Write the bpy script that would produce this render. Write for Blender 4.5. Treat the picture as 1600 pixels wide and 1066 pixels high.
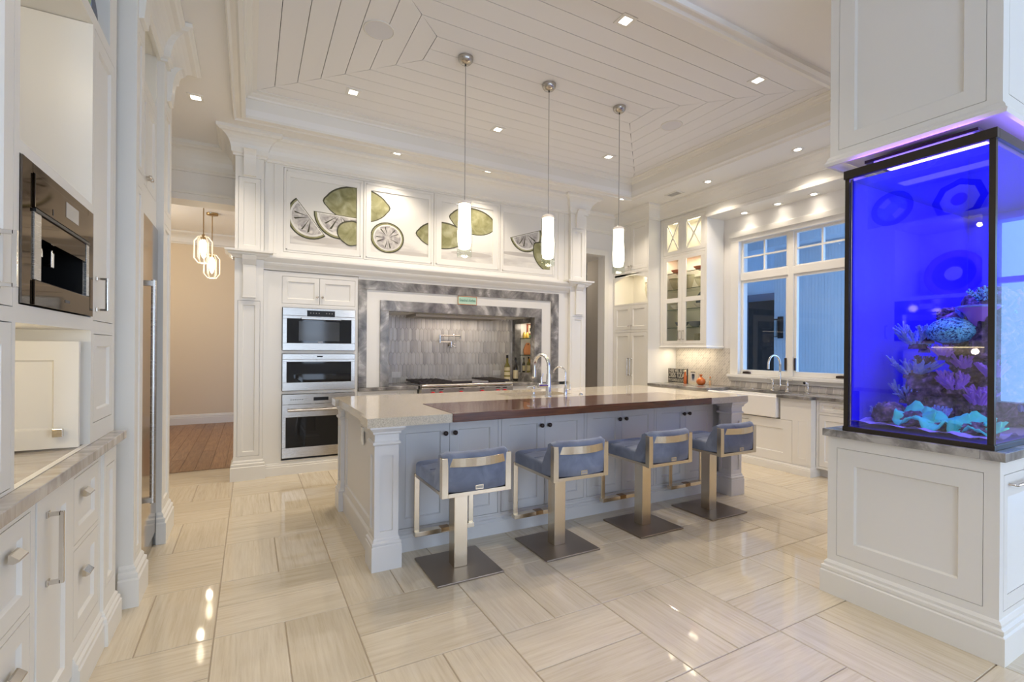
import bpy, math, random
from math import sin, cos, pi, radians as rad, sqrt
from mathutils import Matrix, Vector
random.seed(7)
S = bpy.context.scene
COL = S.collection
for o in list(bpy.data.objects): bpy.data.objects.remove(o)

# ------------------------------------------------------------------ camera, world, lights, exposure
cam = bpy.data.cameras.new('camera'); cam_o = bpy.data.objects.new('camera', cam); COL.objects.link(cam_o)
cam.sensor_width = 36; cam.lens = 749 / 1600 * 36; cam.shift_y = 13.4 / 1600; cam.clip_start = .05
yaw, roll = rad(28.65), rad(-.42)
_f = Vector((sin(yaw), cos(yaw), 0)); _r = Vector((cos(yaw), -sin(yaw), 0)); _d = Vector((0, 0, -1))
_R = cos(roll) * _r + sin(roll) * _d; _D = -sin(roll) * _r + cos(roll) * _d
_m = Matrix((_R, -_D, -_f)).transposed().to_4x4(); _m.translation = (0, 0, 1.33)
cam_o.matrix_world = _m
S.camera = cam_o
S.view_settings.view_transform = 'Standard'; S.view_settings.look = 'None'
S.view_settings.exposure = -0.04; S.view_settings.gamma = 1; S.view_settings.use_curve_mapping = False
cy = S.cycles
cy.use_denoising = True; cy.max_bounces = 10; cy.diffuse_bounces = 6; cy.glossy_bounces = 4; cy.transmission_bounces = 6
cy.transparent_max_bounces = 24; cy.caustics_reflective = False; cy.caustics_refractive = False
cy.sample_clamp_indirect = 3; cy.use_light_tree = True
w = bpy.data.worlds.new('dusk'); S.world = w; w.use_nodes = True
w.node_tree.nodes['Background'].inputs[0].default_value = (.27, .50, .95, 1)
w.node_tree.nodes['Background'].inputs[1].default_value = 4.2
WARM = (1, .86, .70)
def area(name, loc, rot, sx, sy, power, color):
    l = bpy.data.lights.new(name, 'AREA'); l.shape = 'RECTANGLE'; l.size = sx; l.size_y = sy; l.energy = power; l.color = color
    o = bpy.data.objects.new(name, l); COL.objects.link(o); o.location = loc; o.rotation_euler = rot; return o
def spot(name, loc, power, color=WARM, angle=115, blend=.7, r=.035):
    l = bpy.data.lights.new(name, 'SPOT'); l.energy = power; l.color = color; l.spot_size = rad(angle); l.spot_blend = blend; l.shadow_soft_size = r
    o = bpy.data.objects.new(name, l); COL.objects.link(o); o.location = loc; return o
def point(name, loc, power, color=WARM, r=.04):
    l = bpy.data.lights.new(name, 'POINT'); l.energy = power; l.color = color; l.shadow_soft_size = r
    o = bpy.data.objects.new(name, l); COL.objects.link(o); o.location = loc; return o
CZ = 3.48      # lower ceiling
TZ = 3.69      # tray ceiling
# daylight through the tall glazing of the living side, behind the camera
for x, z, sx_, sz_, e in ((-.25, 1.65, 1.5, 3.1, 105), (1.65, 1.6, .6, 1.4, 16), (4.3, 1.65, 2.2, 3.1, 160)): area('daylight', (x, -4.35, z), (rad(90), 0, 0), sx_, sz_, e, (.63, .77, 1))
LOWCAN = [(-.424, 4.93), (1.405, 5.22), (2.505, 5.2), (4.62, 5.22), (5.08, 4.15), (5.09, 3.02)]
TRAYCAN = [(2.34, 2.626), (.818, 4.58), (2.314, 4.587), (3.82, 4.57), (3.858, 2.64)]
FILLCAN = [(-.1, 1.5), (-.1, .1), (1.0, -1.6), (3.6, -1.8)]  # unseen fill lamps added to brighten the near part of the room
for x, y in LOWCAN: spot('downlight', (x, y, CZ - .03), 47)
for x, y in TRAYCAN: spot('downlight', (x, y, TZ - .03), 70)
for (x, y), e in zip(FILLCAN, (20, 42, 38, 38)): spot('downlight', (x, y, CZ - .03), e, r=.025)  # added fill, no fixtures belong to these downlights

# ------------------------------------------------------------------ materials
MATS = {}
def mat(name, col=(.8, .8, .8), rough=.5, metal=0, spec=.5, emit=None, es=1, coat=0, sheen=0):
    m = bpy.data.materials.new(name); m.use_nodes = True; b = m.node_tree.nodes['Principled BSDF']
    b.inputs['Base Color'].default_value = (*col, 1); b.inputs['Roughness'].default_value = rough
    b.inputs['Metallic'].default_value = metal; b.inputs['Specular IOR Level'].default_value = spec
    b.inputs['Coat Weight'].default_value = coat; b.inputs['Sheen Weight'].default_value = sheen
    if emit: b.inputs['Emission Color'].default_value = (*emit, 1); b.inputs['Emission Strength'].default_value = es
    MATS[name] = m; return m
class NT:
    def __init__(s, m): s.t = m.node_tree; s.b = s.t.nodes['Principled BSDF']
    def n(s, typ, **kw):
        x = s.t.nodes.new(typ)
        for k, v in kw.items():
            if k in x.inputs: x.inputs[k].default_value = v
            else: setattr(x, k, v)
        return x
    def l(s, a, b): s.t.links.new(a, b)
    def coord(s, scale=(1, 1, 1), rnd=False, kind='Object'):
        c = s.n('ShaderNodeTexCoord'); mp = s.n('ShaderNodeMapping'); mp.inputs['Scale'].default_value = scale
        s.l(c.outputs[kind], mp.inputs['Vector'])
        if rnd:
            i = s.n('ShaderNodeObjectInfo'); k = s.n('ShaderNodeVectorMath', operation='SCALE'); k.inputs[3].default_value = 37
            cb = s.n('ShaderNodeCombineXYZ')
            for q in range(3): s.l(i.outputs['Random'], cb.inputs[q])
            s.l(cb.outputs[0], k.inputs[0]); s.l(k.outputs[0], mp.inputs['Location'])
        return mp.outputs[0]
    def ramp(s, fac, stops):
        r = s.n('ShaderNodeValToRGB'); e = r.color_ramp.elements
        while len(e) < len(stops): e.new(.5)
        for i, (p, c) in enumerate(stops): e[i].position = p; e[i].color = (*c, 1)
        s.l(fac, r.inputs[0]); return r.outputs[0]
    def base(s, c): s.l(c, s.b.inputs['Base Color'])
    def bump(s, h, st=.2, dist=.01):
        b = s.n('ShaderNodeBump'); b.inputs['Strength'].default_value = st; b.inputs['Distance'].default_value = dist
        s.l(h, b.inputs['Height']); s.l(b.outputs[0], s.b.inputs['Normal'])
WHITE = mat('white cabinet paint', (.79, .775, .725), .36)
WALLP = mat('white wall paint', (.80, .785, .755), .6)
CEILP = mat('ceiling paint', (.83, .82, .795), .6)
BOARD = mat('tray board paint', (.80, .795, .79), .5)
GREY = mat('pale grey island paint', (.66, .655, .655), .38)
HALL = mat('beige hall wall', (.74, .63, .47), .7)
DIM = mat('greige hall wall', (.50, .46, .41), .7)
STEEL = mat('brushed steel', (.50, .475, .44), .27, 1)
STOOLM = mat('satin champagne steel', (.66, .565, .43), .24, 1)
BASEM = mat('dark brushed base plate', (.29, .24, .195), .38, .9)
CHROME = mat('polished chrome', (.80, .80, .80), .07, 1)
NICKEL = mat('polished nickel', (.70, .66, .60), .12, 1)
BLACK = mat('black enamel', (.012, .012, .013), .35, spec=.25)
IRON = mat('cast iron', (.03, .022, .02), .45)
DARKGL = mat('dark oven glass', (.006, .007, .009), .04, 0, .5)
MIRB = mat('bronze mirror glass', (.16, .14, .12), .05, 1)
MIRB.node_tree.nodes['Principled BSDF'].inputs['Specular Tint'].default_value = (.60, .54, .48, 1)
BRONZE = mat('aquarium trim', (.02, .013, .008), .3)
GROUT = mat('floor grout', (.40, .33, .25), .8)
TGROUT = mat('backsplash grout', (.80, .77, .72), .8)
RED = mat('red knob', (.45, .01, .02), .25)
PORC = mat('white porcelain', (.82, .80, .76), .12)
DRK = mat('dark gap', (.02, .02, .02), .8)
RUBBER = mat('oil rubbed bronze', (.03, .016, .012), .35)
BULB = mat('lamp lens', (1, 1, 1), .4, emit=(1, .90, .76), es=14)
PGLOW = mat('pendant opal glass', (1, .95, .8), .3, emit=(1, .88, .66), es=3.2)
NGLOW = mat('hall lamp bulb', (1, .95, .8), .3, emit=(1, .86, .62), es=9)
STRIP = mat('warm strip light', (1, 1, 1), .4, emit=(1, .80, .52), es=9)
AQL = mat('aquarium lamp', (1, 1, 1), .4, emit=(.22, .14, 1), es=16)
SCREEN = mat('pale display', (.34, .32, .29), .2)
PAPERW = mat('ivory print', (.80, .74, .58), .6)
INK = mat('black print', (.02, .02, .02), .6)
LETTER = mat('ivory lettering', (.78, .74, .62), .6)
TEAL = mat('pale green sign face', (.42, .62, .50), .6)
TEALINK = mat('dark green lettering', (.05, .17, .12), .6)
AMBER = mat('amber glazed glass', (.55, .13, .02), .12, coat=.3)
OLIVEG = mat('olive oil glass', (.22, .19, .03), .08, coat=.4)
DKBOT = mat('dark bottle glass', (.018, .014, .008), .08, coat=.4)
LABEL = mat('bottle label', (.72, .62, .38), .6)
YELLOW = mat('yellow ceramic', (.85, .60, .12), .3)
GREENC = mat('green ceramic', (.12, .35, .10), .3)
ORANGE = mat('orange packet', (.85, .35, .03), .5)
REDW = mat('red brown wood', (.30, .07, .03), .5)
TERRA = mat('terracotta board', (.55, .22, .09), .55)
CORALP = mat('coral pink glass', (.75, .25, .16), .2)
BLUEW = mat('blue and white ware', (.20, .23, .30), .2)
CRYST = mat('cut crystal', (.80, .76, .62), .08, coat=.5)
OUTW = mat('porch siding', (.72, .78, .84), .7)
OUTD = mat('porch door', (.10, .14, .22), .5)
PURP = mat('reef rock', (.14, .08, .13), .9)
SAND = mat('aquarium sand', (.62, .45, .85), .9)
CYAN = mat('cyan coral', (.30, .95, 1), .6)
TEALC = mat('teal plate coral', (.10, 1, .75), .6)
LAV = mat('lavender soft coral', (.42, .50, 1), .6)
MAUVE = mat('mauve sponge', (.50, .18, .8), .7)
AQB = mat('deep tank blue', (.06, .025, .9), .35)  # plain blue standing in for the glow and reflections inside the tank
def make_mats():
    for m, ax in ((STEEL, (2, 2, 90)),):
        t = NT(m); nz = t.n('ShaderNodeTexNoise', Scale=6.0, Detail=3.0); t.l(t.coord(ax), nz.inputs['Vector'])
        mr = t.n('ShaderNodeMapRange'); mr.inputs[3].default_value = .23; mr.inputs[4].default_value = .30
        t.l(nz.outputs[0], mr.inputs[0]); t.l(mr.outputs[0], t.b.inputs['Roughness'])
    m = mat('travertine', rough=.16); t = NT(m)
    v = t.coord((22, 1.1, 1), True); nz = t.n('ShaderNodeTexNoise', Scale=2.6, Detail=8.0, Roughness=.66, Distortion=.2); t.l(v, nz.inputs['Vector'])
    c1 = t.ramp(nz.outputs[0], [(.25, (.55, .46, .325)), (.45, (.65, .565, .425)), (.6, (.70, .62, .48)), (.8, (.73, .655, .525))])
    i = t.n('ShaderNodeObjectInfo'); mx = t.n('ShaderNodeMix', data_type='RGBA', blend_type='MULTIPLY'); mx.inputs[0].default_value = 1
    t.l(c1, mx.inputs[6]); t.l(t.ramp(i.outputs['Random'], [(0, (.90, .89, .87)), (1, (1, 1, 1))]), mx.inputs[7]); t.base(mx.outputs[2])
    mr = t.n('ShaderNodeMapRange'); mr.inputs[3].default_value = .075; mr.inputs[4].default_value = .025
    t.l(nz.outputs[0], mr.inputs[0]); t.l(mr.outputs[0], t.b.inputs['Roughness'])
    m = mat('grey marble', rough=.24); t = NT(m); v = t.coord((1, 1, 1))
    n1 = t.n('ShaderNodeTexNoise', Scale=3.0, Detail=11.0, Roughness=.66, Distortion=2.6); t.l(v, n1.inputs['Vector'])
    wv = t.n('ShaderNodeTexWave', Scale=1.3, Distortion=14.0, Detail=7.0); wv.inputs['Detail Scale'].default_value = 1.4; t.l(v, wv.inputs['Vector'])
    a = t.n('ShaderNodeMix', data_type='FLOAT'); a.inputs[0].default_value = .22; t.l(n1.outputs[0], a.inputs[2]); t.l(wv.outputs[1], a.inputs[3])
    t.base(t.ramp(a.outputs[0], [(.30, (.085, .08, .075)), (.42, (.155, .147, .138)), (.52, (.215, .204, .192)), (.60, (.28, .266, .25)), (.67, (.44, .42, .395))]))
    m = mat('brown grey marble', rough=.12); t = NT(m); v = t.coord((3, .6, 1))
    n1 = t.n('ShaderNodeTexNoise', Scale=2.6, Detail=8.0, Roughness=.6, Distortion=1.1); t.l(v, n1.inputs['Vector'])
    t.base(t.ramp(n1.outputs[0], [(.25, (.20, .165, .14)), (.45, (.38, .335, .295)), (.6, (.52, .48, .43)), (.75, (.62, .58, .53))]))
    m = mat('speckled quartz', rough=.10); t = NT(m); n1 = t.n('ShaderNodeTexNoise', Scale=190.0, Detail=3.0); t.l(t.coord(), n1.inputs['Vector'])
    t.base(t.ramp(n1.outputs[0], [(.3, (.38, .335, .265)), (.5, (.55, .49, .395)), (.7, (.64, .58, .475))]))
    m = mat('dark walnut', rough=.16, coat=.45); t = NT(m); n1 = t.n('ShaderNodeTexNoise', Scale=5.0, Detail=6.0, Distortion=.6); t.l(t.coord((.8, 14, 14)), n1.inputs['Vector'])
    t.base(t.ramp(n1.outputs[0], [(.25, (.045, .009, .004)), (.55, (.11, .027, .011)), (.8, (.16, .048, .02))]))
    m = mat('hall oak', rough=.35); t = NT(m); n1 = t.n('ShaderNodeTexNoise', Scale=4.0, Detail=6.0, Distortion=.8); t.l(t.coord((14, 1, 1), True), n1.inputs['Vector'])
    c1 = t.ramp(n1.outputs[0], [(.25, (.20, .10, .045)), (.55, (.36, .20, .10)), (.8, (.46, .28, .15))]); i = t.n('ShaderNodeObjectInfo')
    mx = t.n('ShaderNodeMix', data_type='RGBA', blend_type='MULTIPLY'); mx.inputs[0].default_value = 1; t.l(c1, mx.inputs[6])
    t.l(t.ramp(i.outputs['Random'], [(0, (.75, .72, .7)), (1, (1, 1, 1))]), mx.inputs[7]); t.base(mx.outputs[2])
    m = mat('picket marble', rough=.2); t = NT(m); n1 = t.n('ShaderNodeTexNoise', Scale=5.0, Detail=5.0); t.l(t.coord((3, 3, 1), True), n1.inputs['Vector']); i = t.n('ShaderNodeObjectInfo')
    a = t.n('ShaderNodeMix', data_type='FLOAT'); a.inputs[0].default_value = .45; t.l(n1.outputs[0], a.inputs[2]); t.l(i.outputs['Random'], a.inputs[3])
    t.base(t.ramp(a.outputs[0], [(.15, (.42, .39, .355)), (.45, (.60, .565, .515)), (.8, (.74, .71, .65))]))
    m = mat('herringbone marble mosaic', rough=.3); t = NT(m); v = t.coord((1, 1, 1))
    mp = t.n('ShaderNodeMapping'); mp.inputs['Rotation'].default_value = (rad(45), 0, 0); t.l(v, mp.inputs['Vector'])
    cx = t.n('ShaderNodeSeparateXYZ'); t.l(mp.outputs[0], cx.inputs[0]); cc = t.n('ShaderNodeCombineXYZ'); t.l(cx.outputs[1], cc.inputs[0]); t.l(cx.outputs[2], cc.inputs[1])
    br = t.n('ShaderNodeTexBrick', Scale=9.0); br.inputs['Color1'].default_value = (.62, .58, .52, 1); br.inputs['Color2'].default_value = (.46, .43, .39, 1); br.inputs['Mortar'].default_value = (.72, .69, .63, 1)
    br.inputs['Mortar Size'].default_value = .02; t.l(cc.outputs[0], br.inputs['Vector']); t.base(br.outputs[0])
    m = mat('blue velvet', rough=.75, sheen=.8); t = NT(m); n1 = t.n('ShaderNodeTexNoise', Scale=7.0, Detail=4.0, Distortion=.8); t.l(t.coord(rnd=True), n1.inputs['Vector'])
    t.base(t.ramp(n1.outputs[0], [(.3, (.11, .13, .19)), (.6, (.18, .21, .285)), (.8, (.245, .28, .36))])); t.b.inputs['Sheen Roughness'].default_value = .35; t.b.inputs['Sheen Tint'].default_value = (.6, .68, .9, 1)
    m = mat('lime watercolour', rough=.6); t = NT(m); n1 = t.n('ShaderNodeTexNoise', Scale=9.0, Detail=5.0, Distortion=.7); t.l(t.coord(), n1.inputs['Vector'])
    t.base(t.ramp(n1.outputs[0], [(.3, (.17, .165, .06)), (.5, (.27, .265, .125)), (.7, (.40, .39, .24))]))
    m = mat('pulp watercolour', rough=.6); t = NT(m); n1 = t.n('ShaderNodeTexNoise', Scale=14.0, Detail=5.0, Distortion=.9); t.l(t.coord(), n1.inputs['Vector'])
    t.base(t.ramp(n1.outputs[0], [(.3, (.25, .225, .23)), (.52, (.52, .50, .47)), (.7, (.72, .69, .63))]))
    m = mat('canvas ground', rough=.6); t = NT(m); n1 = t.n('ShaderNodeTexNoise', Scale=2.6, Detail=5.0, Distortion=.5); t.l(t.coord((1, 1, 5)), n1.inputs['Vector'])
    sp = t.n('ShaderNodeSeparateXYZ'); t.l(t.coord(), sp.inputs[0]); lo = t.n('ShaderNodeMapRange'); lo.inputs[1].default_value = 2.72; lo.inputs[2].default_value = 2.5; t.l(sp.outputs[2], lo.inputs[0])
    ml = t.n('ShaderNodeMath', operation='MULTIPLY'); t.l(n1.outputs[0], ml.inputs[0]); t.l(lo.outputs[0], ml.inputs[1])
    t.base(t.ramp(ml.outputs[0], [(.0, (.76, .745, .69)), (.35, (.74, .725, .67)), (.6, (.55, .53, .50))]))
    m = mat('lime outline', (.05, .048, .02), .6); mat('shadow wash', (.50, .475, .44), .6)
    m = MATS['porch siding']; t = NT(m); wv = t.n('ShaderNodeTexWave', Scale=6.5); wv.bands_direction = 'Y'; t.l(t.coord(), wv.inputs['Vector']); t.bump(t.ramp(wv.outputs[1], [(0, (0, 0, 0)), (.12, (1, 1, 1))]), .5, .01)
    for nm, sc in (('reef rock', 26), ('lavender soft coral', 40)):
        t = NT(MATS[nm]); n1 = t.n('ShaderNodeTexNoise', Scale=float(sc), Detail=5.0); t.l(t.coord(), n1.inputs['Vector']); t.bump(n1.outputs[0], 1, .03)
    t = NT(PURP); n1 = t.n('ShaderNodeTexNoise', Scale=30.0, Detail=4.0); t.l(t.coord(), n1.inputs['Vector'])
    t.base(t.ramp(n1.outputs[0], [(.35, (.03, .015, .04)), (.55, (.18, .10, .20)), (.7, (.55, .30, .55))]))
    t = NT(CYAN); n1 = t.n('ShaderNodeTexNoise', Scale=45.0, Detail=2.0, Distortion=2.0); t.l(t.coord(), n1.inputs['Vector'])
    t.base(t.ramp(n1.outputs[0], [(.42, (.03, .08, .25)), (.5, (.35, .9, 1))])); t.bump(n1.outputs[0], .8, .02)
    def clear(name, tint, refl, lo=.03, full=False):
        m = bpy.data.materials.new(name); m.use_nodes = True; q = m.node_tree; q.nodes.clear()
        o = q.nodes.new('ShaderNodeOutputMaterial'); mx = q.nodes.new('ShaderNodeMixShader'); tr = q.nodes.new('ShaderNodeBsdfTransparent'); gl = q.nodes.new('ShaderNodeBsdfGlossy')
        fr = q.nodes.new('ShaderNodeFresnel'); fr.inputs[0].default_value = refl; tr.inputs[0].default_value = (*tint, 1); gl.inputs['Roughness'].default_value = lo
        ge = q.nodes.new('ShaderNodeNewGeometry'); sb = q.nodes.new('ShaderNodeMath'); sb.operation = 'SUBTRACT'; sb.inputs[0].default_value = 1; ml = q.nodes.new('ShaderNodeMath'); ml.operation = 'MULTIPLY'
        q.links.new(ge.outputs['Backfacing'], sb.inputs[1]); q.links.new(fr.outputs[0], ml.inputs[0])
        if full: ml.inputs[1].default_value = 1
        else: q.links.new(sb.outputs[0], ml.inputs[1])
        q.links.new(ml.outputs[0], mx.inputs[0]); q.links.new(tr.outputs[0], mx.inputs[1]); q.links.new(gl.outputs[0], mx.inputs[2]); q.links.new(mx.outputs[0], o.inputs[0]); MATS[name] = m
    clear('window glass', (.95, .98, 1), 1.5, .01); clear('clear glass', (.95, .97, .95), 1.45, .02); clear('aquarium glass', (.95, .96, 1), 1.95, .005)
    clear('cabinet glass', (.93, .94, .92), 1.3, .02); clear('aquarium water', (.80, .83, 1), 1.01, .05); clear('water surface', (.97, .98, 1), 1.33, .02, True); clear('crystal glass', (.86, .85, .78), 1.9, .05)
make_mats()
M = MATS
TRAV, MARB, BMARB, QUARTZ, WALNUT, OAK, PICK, MOSAIC, VELVET = (M[k] for k in ('travertine', 'grey marble', 'brown grey marble', 'speckled quartz', 'dark walnut', 'hall oak', 'picket marble', 'herringbone marble mosaic', 'blue velvet'))
WGLASS, CGLASS, AGLASS, KGLASS = M['window glass'], M['clear glass'], M['aquarium glass'], M['cabinet glass']

# ------------------------------------------------------------------ mesh builder
class MB:
    def __init__(s): s.v = []; s.f = []; s.sm = []
    def add(s, vs, fs, smooth=False):
        n = len(s.v); s.v += [tuple(p) for p in vs]; s.f += [tuple(n + i for i in f) for f in fs]; s.sm += [smooth] * len(fs); return s
    def box(s, x0, x1, y0, y1, z0, z1):
        return s.add([(x0, y0, z0), (x1, y0, z0), (x1, y1, z0), (x0, y1, z0), (x0, y0, z1), (x1, y0, z1), (x1, y1, z1), (x0, y1, z1)],
                     [(0, 3, 2, 1), (4, 5, 6, 7), (0, 1, 5, 4), (1, 2, 6, 5), (2, 3, 7, 6), (3, 0, 4, 7)])
    def prism(s, poly, axis, a, b, smooth=False):
        n = len(poly); mk = {'x': lambda p, t: (t, p[0], p[1]), 'y': lambda p, t: (p[0], t, p[1]), 'z': lambda p, t: (p[0], p[1], t)}[axis]
        s.add([mk(p, a) for p in poly] + [mk(p, b) for p in poly], [(i, (i + 1) % n, n + (i + 1) % n, n + i) for i in range(n)], smooth)
        return s.add([mk(p, a) for p in poly] + [mk(p, b) for p in poly], [tuple(range(n))[::-1], tuple(range(n, 2 * n))])
    def lathe(s, prof, c=(0, 0, 0), n=20, axis='z', smooth=True):
        vs = []; fs = []
        for r, z in prof:
            for k in range(n):
                a = 2 * pi * k / n
                p = {'z': (r * cos(a), r * sin(a), z), 'y': (r * cos(a), z, r * sin(a)), 'x': (z, r * cos(a), r * sin(a))}[axis]
                vs.append((c[0] + p[0], c[1] + p[1], c[2] + p[2]))
        for j in range(len(prof) - 1):
            for k in range(n):
                fs.append((j * n + k, j * n + (k + 1) % n, (j + 1) * n + (k + 1) % n, (j + 1) * n + k))
        s.add(vs, fs, smooth)
        if prof[0][0] > 1e-6: s.add(vs[:n], [tuple(range(n))[::-1]])
        if prof[-1][0] > 1e-6: s.add(vs[-n:], [tuple(range(n))])
        return s
    def tube(s, pts, r, n=10, radii=None):
        pts = [Vector(p) for p in pts]; vs = []; fs = []; m = len(pts)
        up = None
        for i, p in enumerate(pts):
            t = (pts[min(i + 1, m - 1)] - pts[max(i - 1, 0)]).normalized()
            if up is None: up = Vector((0, 0, 1)) if abs(t.z) < .9 else Vector((1, 0, 0))
            a = t.cross(up).normalized(); b = a.cross(t).normalized(); up = b
            rr = radii[i] if radii else r
            for k in range(n): q = p + rr * (cos(2 * pi * k / n) * a + sin(2 * pi * k / n) * b); vs.append(tuple(q))
        for i in range(m - 1):
            for k in range(n): fs.append((i * n + k, i * n + (k + 1) % n, (i + 1) * n + (k + 1) % n, (i + 1) * n + k))
        s.add(vs, fs, True); s.add(vs[:n], [tuple(range(n))[::-1]]); return s.add(vs[-n:], [tuple(range(n))])
    def cut(s, x0, x1, z0, z1, y0, y1, holes):
        zs = sorted({z0, z1, *[min(max(h[k], z0), z1) for h in holes for k in (2, 3)]})
        for za, zb in zip(zs, zs[1:]):
            if zb - za < 1e-5: continue
            zm = (za + zb) / 2; xs = x0
            for h in sorted([h for h in holes if h[2] < zm < h[3]]):
                if h[0] > xs + 1e-5: s.box(xs, h[0], y0, y1, za, zb)
                xs = max(xs, h[1])
            if xs < x1 - 1e-5: s.box(xs, x1, y0, y1, za, zb)
        return s
    def shaker(s, x0, x1, z0, z1, y=0, th=.02, fw=.055, rec=.011, b=.007):
        o = [(x0, z0), (x1, z0), (x1, z1), (x0, z1)]; i = [(x0 + fw, z0 + fw), (x1 - fw, z0 + fw), (x1 - fw, z1 - fw), (x0 + fw, z1 - fw)]
        k = [(x0 + fw + b, z0 + fw + b), (x1 - fw - b, z0 + fw + b), (x1 - fw - b, z1 - fw - b), (x0 + fw + b, z1 - fw - b)]
        vs = [(p[0], y, p[1]) for p in o] + [(p[0], y, p[1]) for p in i] + [(p[0], y + rec, p[1]) for p in k] + [(p[0], y + th, p[1]) for p in o]
        fs = [(8, 9, 10, 11)]
        for j in range(4):
            q = (j + 1) % 4
            fs += [(j, q, 4 + q, 4 + j), (4 + j, 4 + q, 8 + q, 8 + j), (12 + j, 12 + q, q, j)]
        fs.append((15, 14, 13, 12))
        return s.add(vs, fs)
    def mould(s, path, prof, closed=False, caps=True):
        n = len(path); P = [Vector(p) for p in path]; k = len(prof); vs = []; fs = []
        for i in range(n):
            a = P[i] - P[i - 1] if (i or closed) else None; b = P[(i + 1) % n] - P[i] if (i < n - 1 or closed) else None
            na = Vector((a.y, -a.x)).normalized() if a is not None else None; nb = Vector((b.y, -b.x)).normalized() if b is not None else None
            if na is None: m = nb
            elif nb is None: m = na
            else: m = (na + nb) / max(.2, 1 + na.dot(nb))
            for d, z in prof: vs.append((P[i].x + m.x * d, P[i].y + m.y * d, z))
        for i in range(n if closed else n - 1):
            j = (i + 1) % n
            for q in range(k): r = (q + 1) % k; fs.append((i * k + q, j * k + q, j * k + r, i * k + r))
        if caps and not closed: fs += [tuple(range(k)), tuple(range((n - 1) * k, n * k))[::-1]]
        return s.add(vs, fs)
    def ball(s, c, r, n=12, m=8, sq=(1, 1, 1), jit=0, rnd=None):
        vs = []; fs = []
        for j in range(m + 1):
            for i in range(n):
                a = 2 * pi * i / n; b = pi * j / m - pi / 2; q = 1
                if jit and 0 < j < m: q = 1 + (rnd.random() - .5) * jit
                vs.append((c[0] + r * sq[0] * q * cos(b) * cos(a), c[1] + r * sq[1] * q * cos(b) * sin(a), c[2] + r * sq[2] * q * sin(b)))
        for j in range(m):
            for i in range(n): fs.append((j * n + i, j * n + (i + 1) % n, (j + 1) * n + (i + 1) % n, (j + 1) * n + i))
        return s.add(vs, fs, True)
    def mesh(s, name, m):
        me = bpy.data.meshes.new(name); me.from_pydata(s.v, [], s.f)
        for mm in (m if isinstance(m, (list, tuple)) else [m]): me.materials.append(mm)
        for p, q in zip(me.polygons, s.sm): p.use_smooth = q
        me.validate()
        import bmesh
        bm = bmesh.new(); bm.from_mesh(me); bmesh.ops.recalc_face_normals(bm, faces=bm.faces) if s.rec else None; bm.to_mesh(me); bm.free()
        return me
    rec = True
    def build(s, name, m, parent=None, bev=0, loc=None, rz=0):
        o = bpy.data.objects.new(name, s.mesh(name, m)); COL.objects.link(o); o.parent = parent
        if loc: o.location = loc
        if rz: o.rotation_euler.z = rz
        if bev:
            b = o.modifiers.new('bevel', 'BEVEL'); b.width = bev; b.segments = 2; b.limit_method = 'ANGLE'
        return o
def thing(name, label, cat, loc=(0, 0, 0), rz=0, group=None):
    o = bpy.data.objects.new(name, None); COL.objects.link(o); o.location = loc; o.rotation_euler.z = rz; o.empty_display_size = .1
    return tag(o, label, cat, group)
def tag(o, label, cat, group=None):
    o['label'] = label; o['category'] = cat
    if group: o['group'] = group
    return o
def struct(o, label=None):
    o['kind'] = 'structure'
    if label: o['label'] = label
    return o
def copy_tree(o, parent=None):
    c = o.copy(); COL.objects.link(c); c.parent = parent
    for ch in [x for x in o.children]: copy_tree(ch, c)
    return c
B = lambda *a: MB().box(*a)
L90, R90 = rad(90), rad(-90)
def knob(parent, x, z, y=0, m=NICKEL, r=.013, lab=None):
    o = MB().lathe([(.006, 0), (.006, -.012), (r, -.016), (r, -.026), (r * .6, -.031), (0, -.032)], (x, y, z), 12, 'y').build('knob', m, parent)
    if lab: o['label'] = lab
    return o
def sqknob(parent, x, z, y=0):
    mb = MB().box(x - .006, x + .006, y - .02, y, z - .006, z + .006); mb.box(x - .016, x + .016, y - .034, y - .018, z - .016, z + .016)
    return mb.build('knob', NICKEL, parent, .002)
def pull(parent, x, z0, z1, y=0, vert=True, t=.012, m=NICKEL):
    mb = MB()
    if vert:
        for z in (z0, z1 - t): mb.box(x - t / 2, x + t / 2, y - .035, y, z, z + t)
        mb.box(x - t / 2, x + t / 2, y - .035 - t * .6, y - .035 + t * .4, z0, z1)
        for z in (z0 - .004, z1 - t - .004): mb.box(x - t * .9, x + t * .9, y - .006, y, z, z + t + .008)
    else:
        for q in (x - z1, x + z1 - t): mb.box(q, q + t, y - .03, y, z0, z0 + t)
        mb.box(x - z1, x + z1, y - .03 - t * .6, y - .03 + t * .4, z0, z0 + t)
    return mb.build('pull_handle', m, parent, .0015)
def cup(parent, x, z, y=0, w=.05):
    pr = [(y, z - .008), (y - .012, z - .010), (y - .024, z - .004), (y - .024, z), (y - .006, z + .016), (y, z + .018)]
    return MB().prism(pr, 'x', x - w / 2, x + w / 2).build('cup_pull', NICKEL, parent, .001)
def sdoor(parent, x0, x1, z0, z1, y=0, fw=.055, name='door', m=WHITE, **k):
    return MB().shaker(x0, x1, z0, z1, y, fw=fw, **k).build(name, m, parent)
BASEP = [(0, .0), (.03, .0), (.03, .115), (.022, .122), (.024, .13), (.024, .142), (.012, .15), (.012, .162), (.004, .172), (0, .175)]
def basep(h=.175, d=.03):
    return [(a * d / .03, b * h / .175) for a, b in BASEP]
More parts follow.
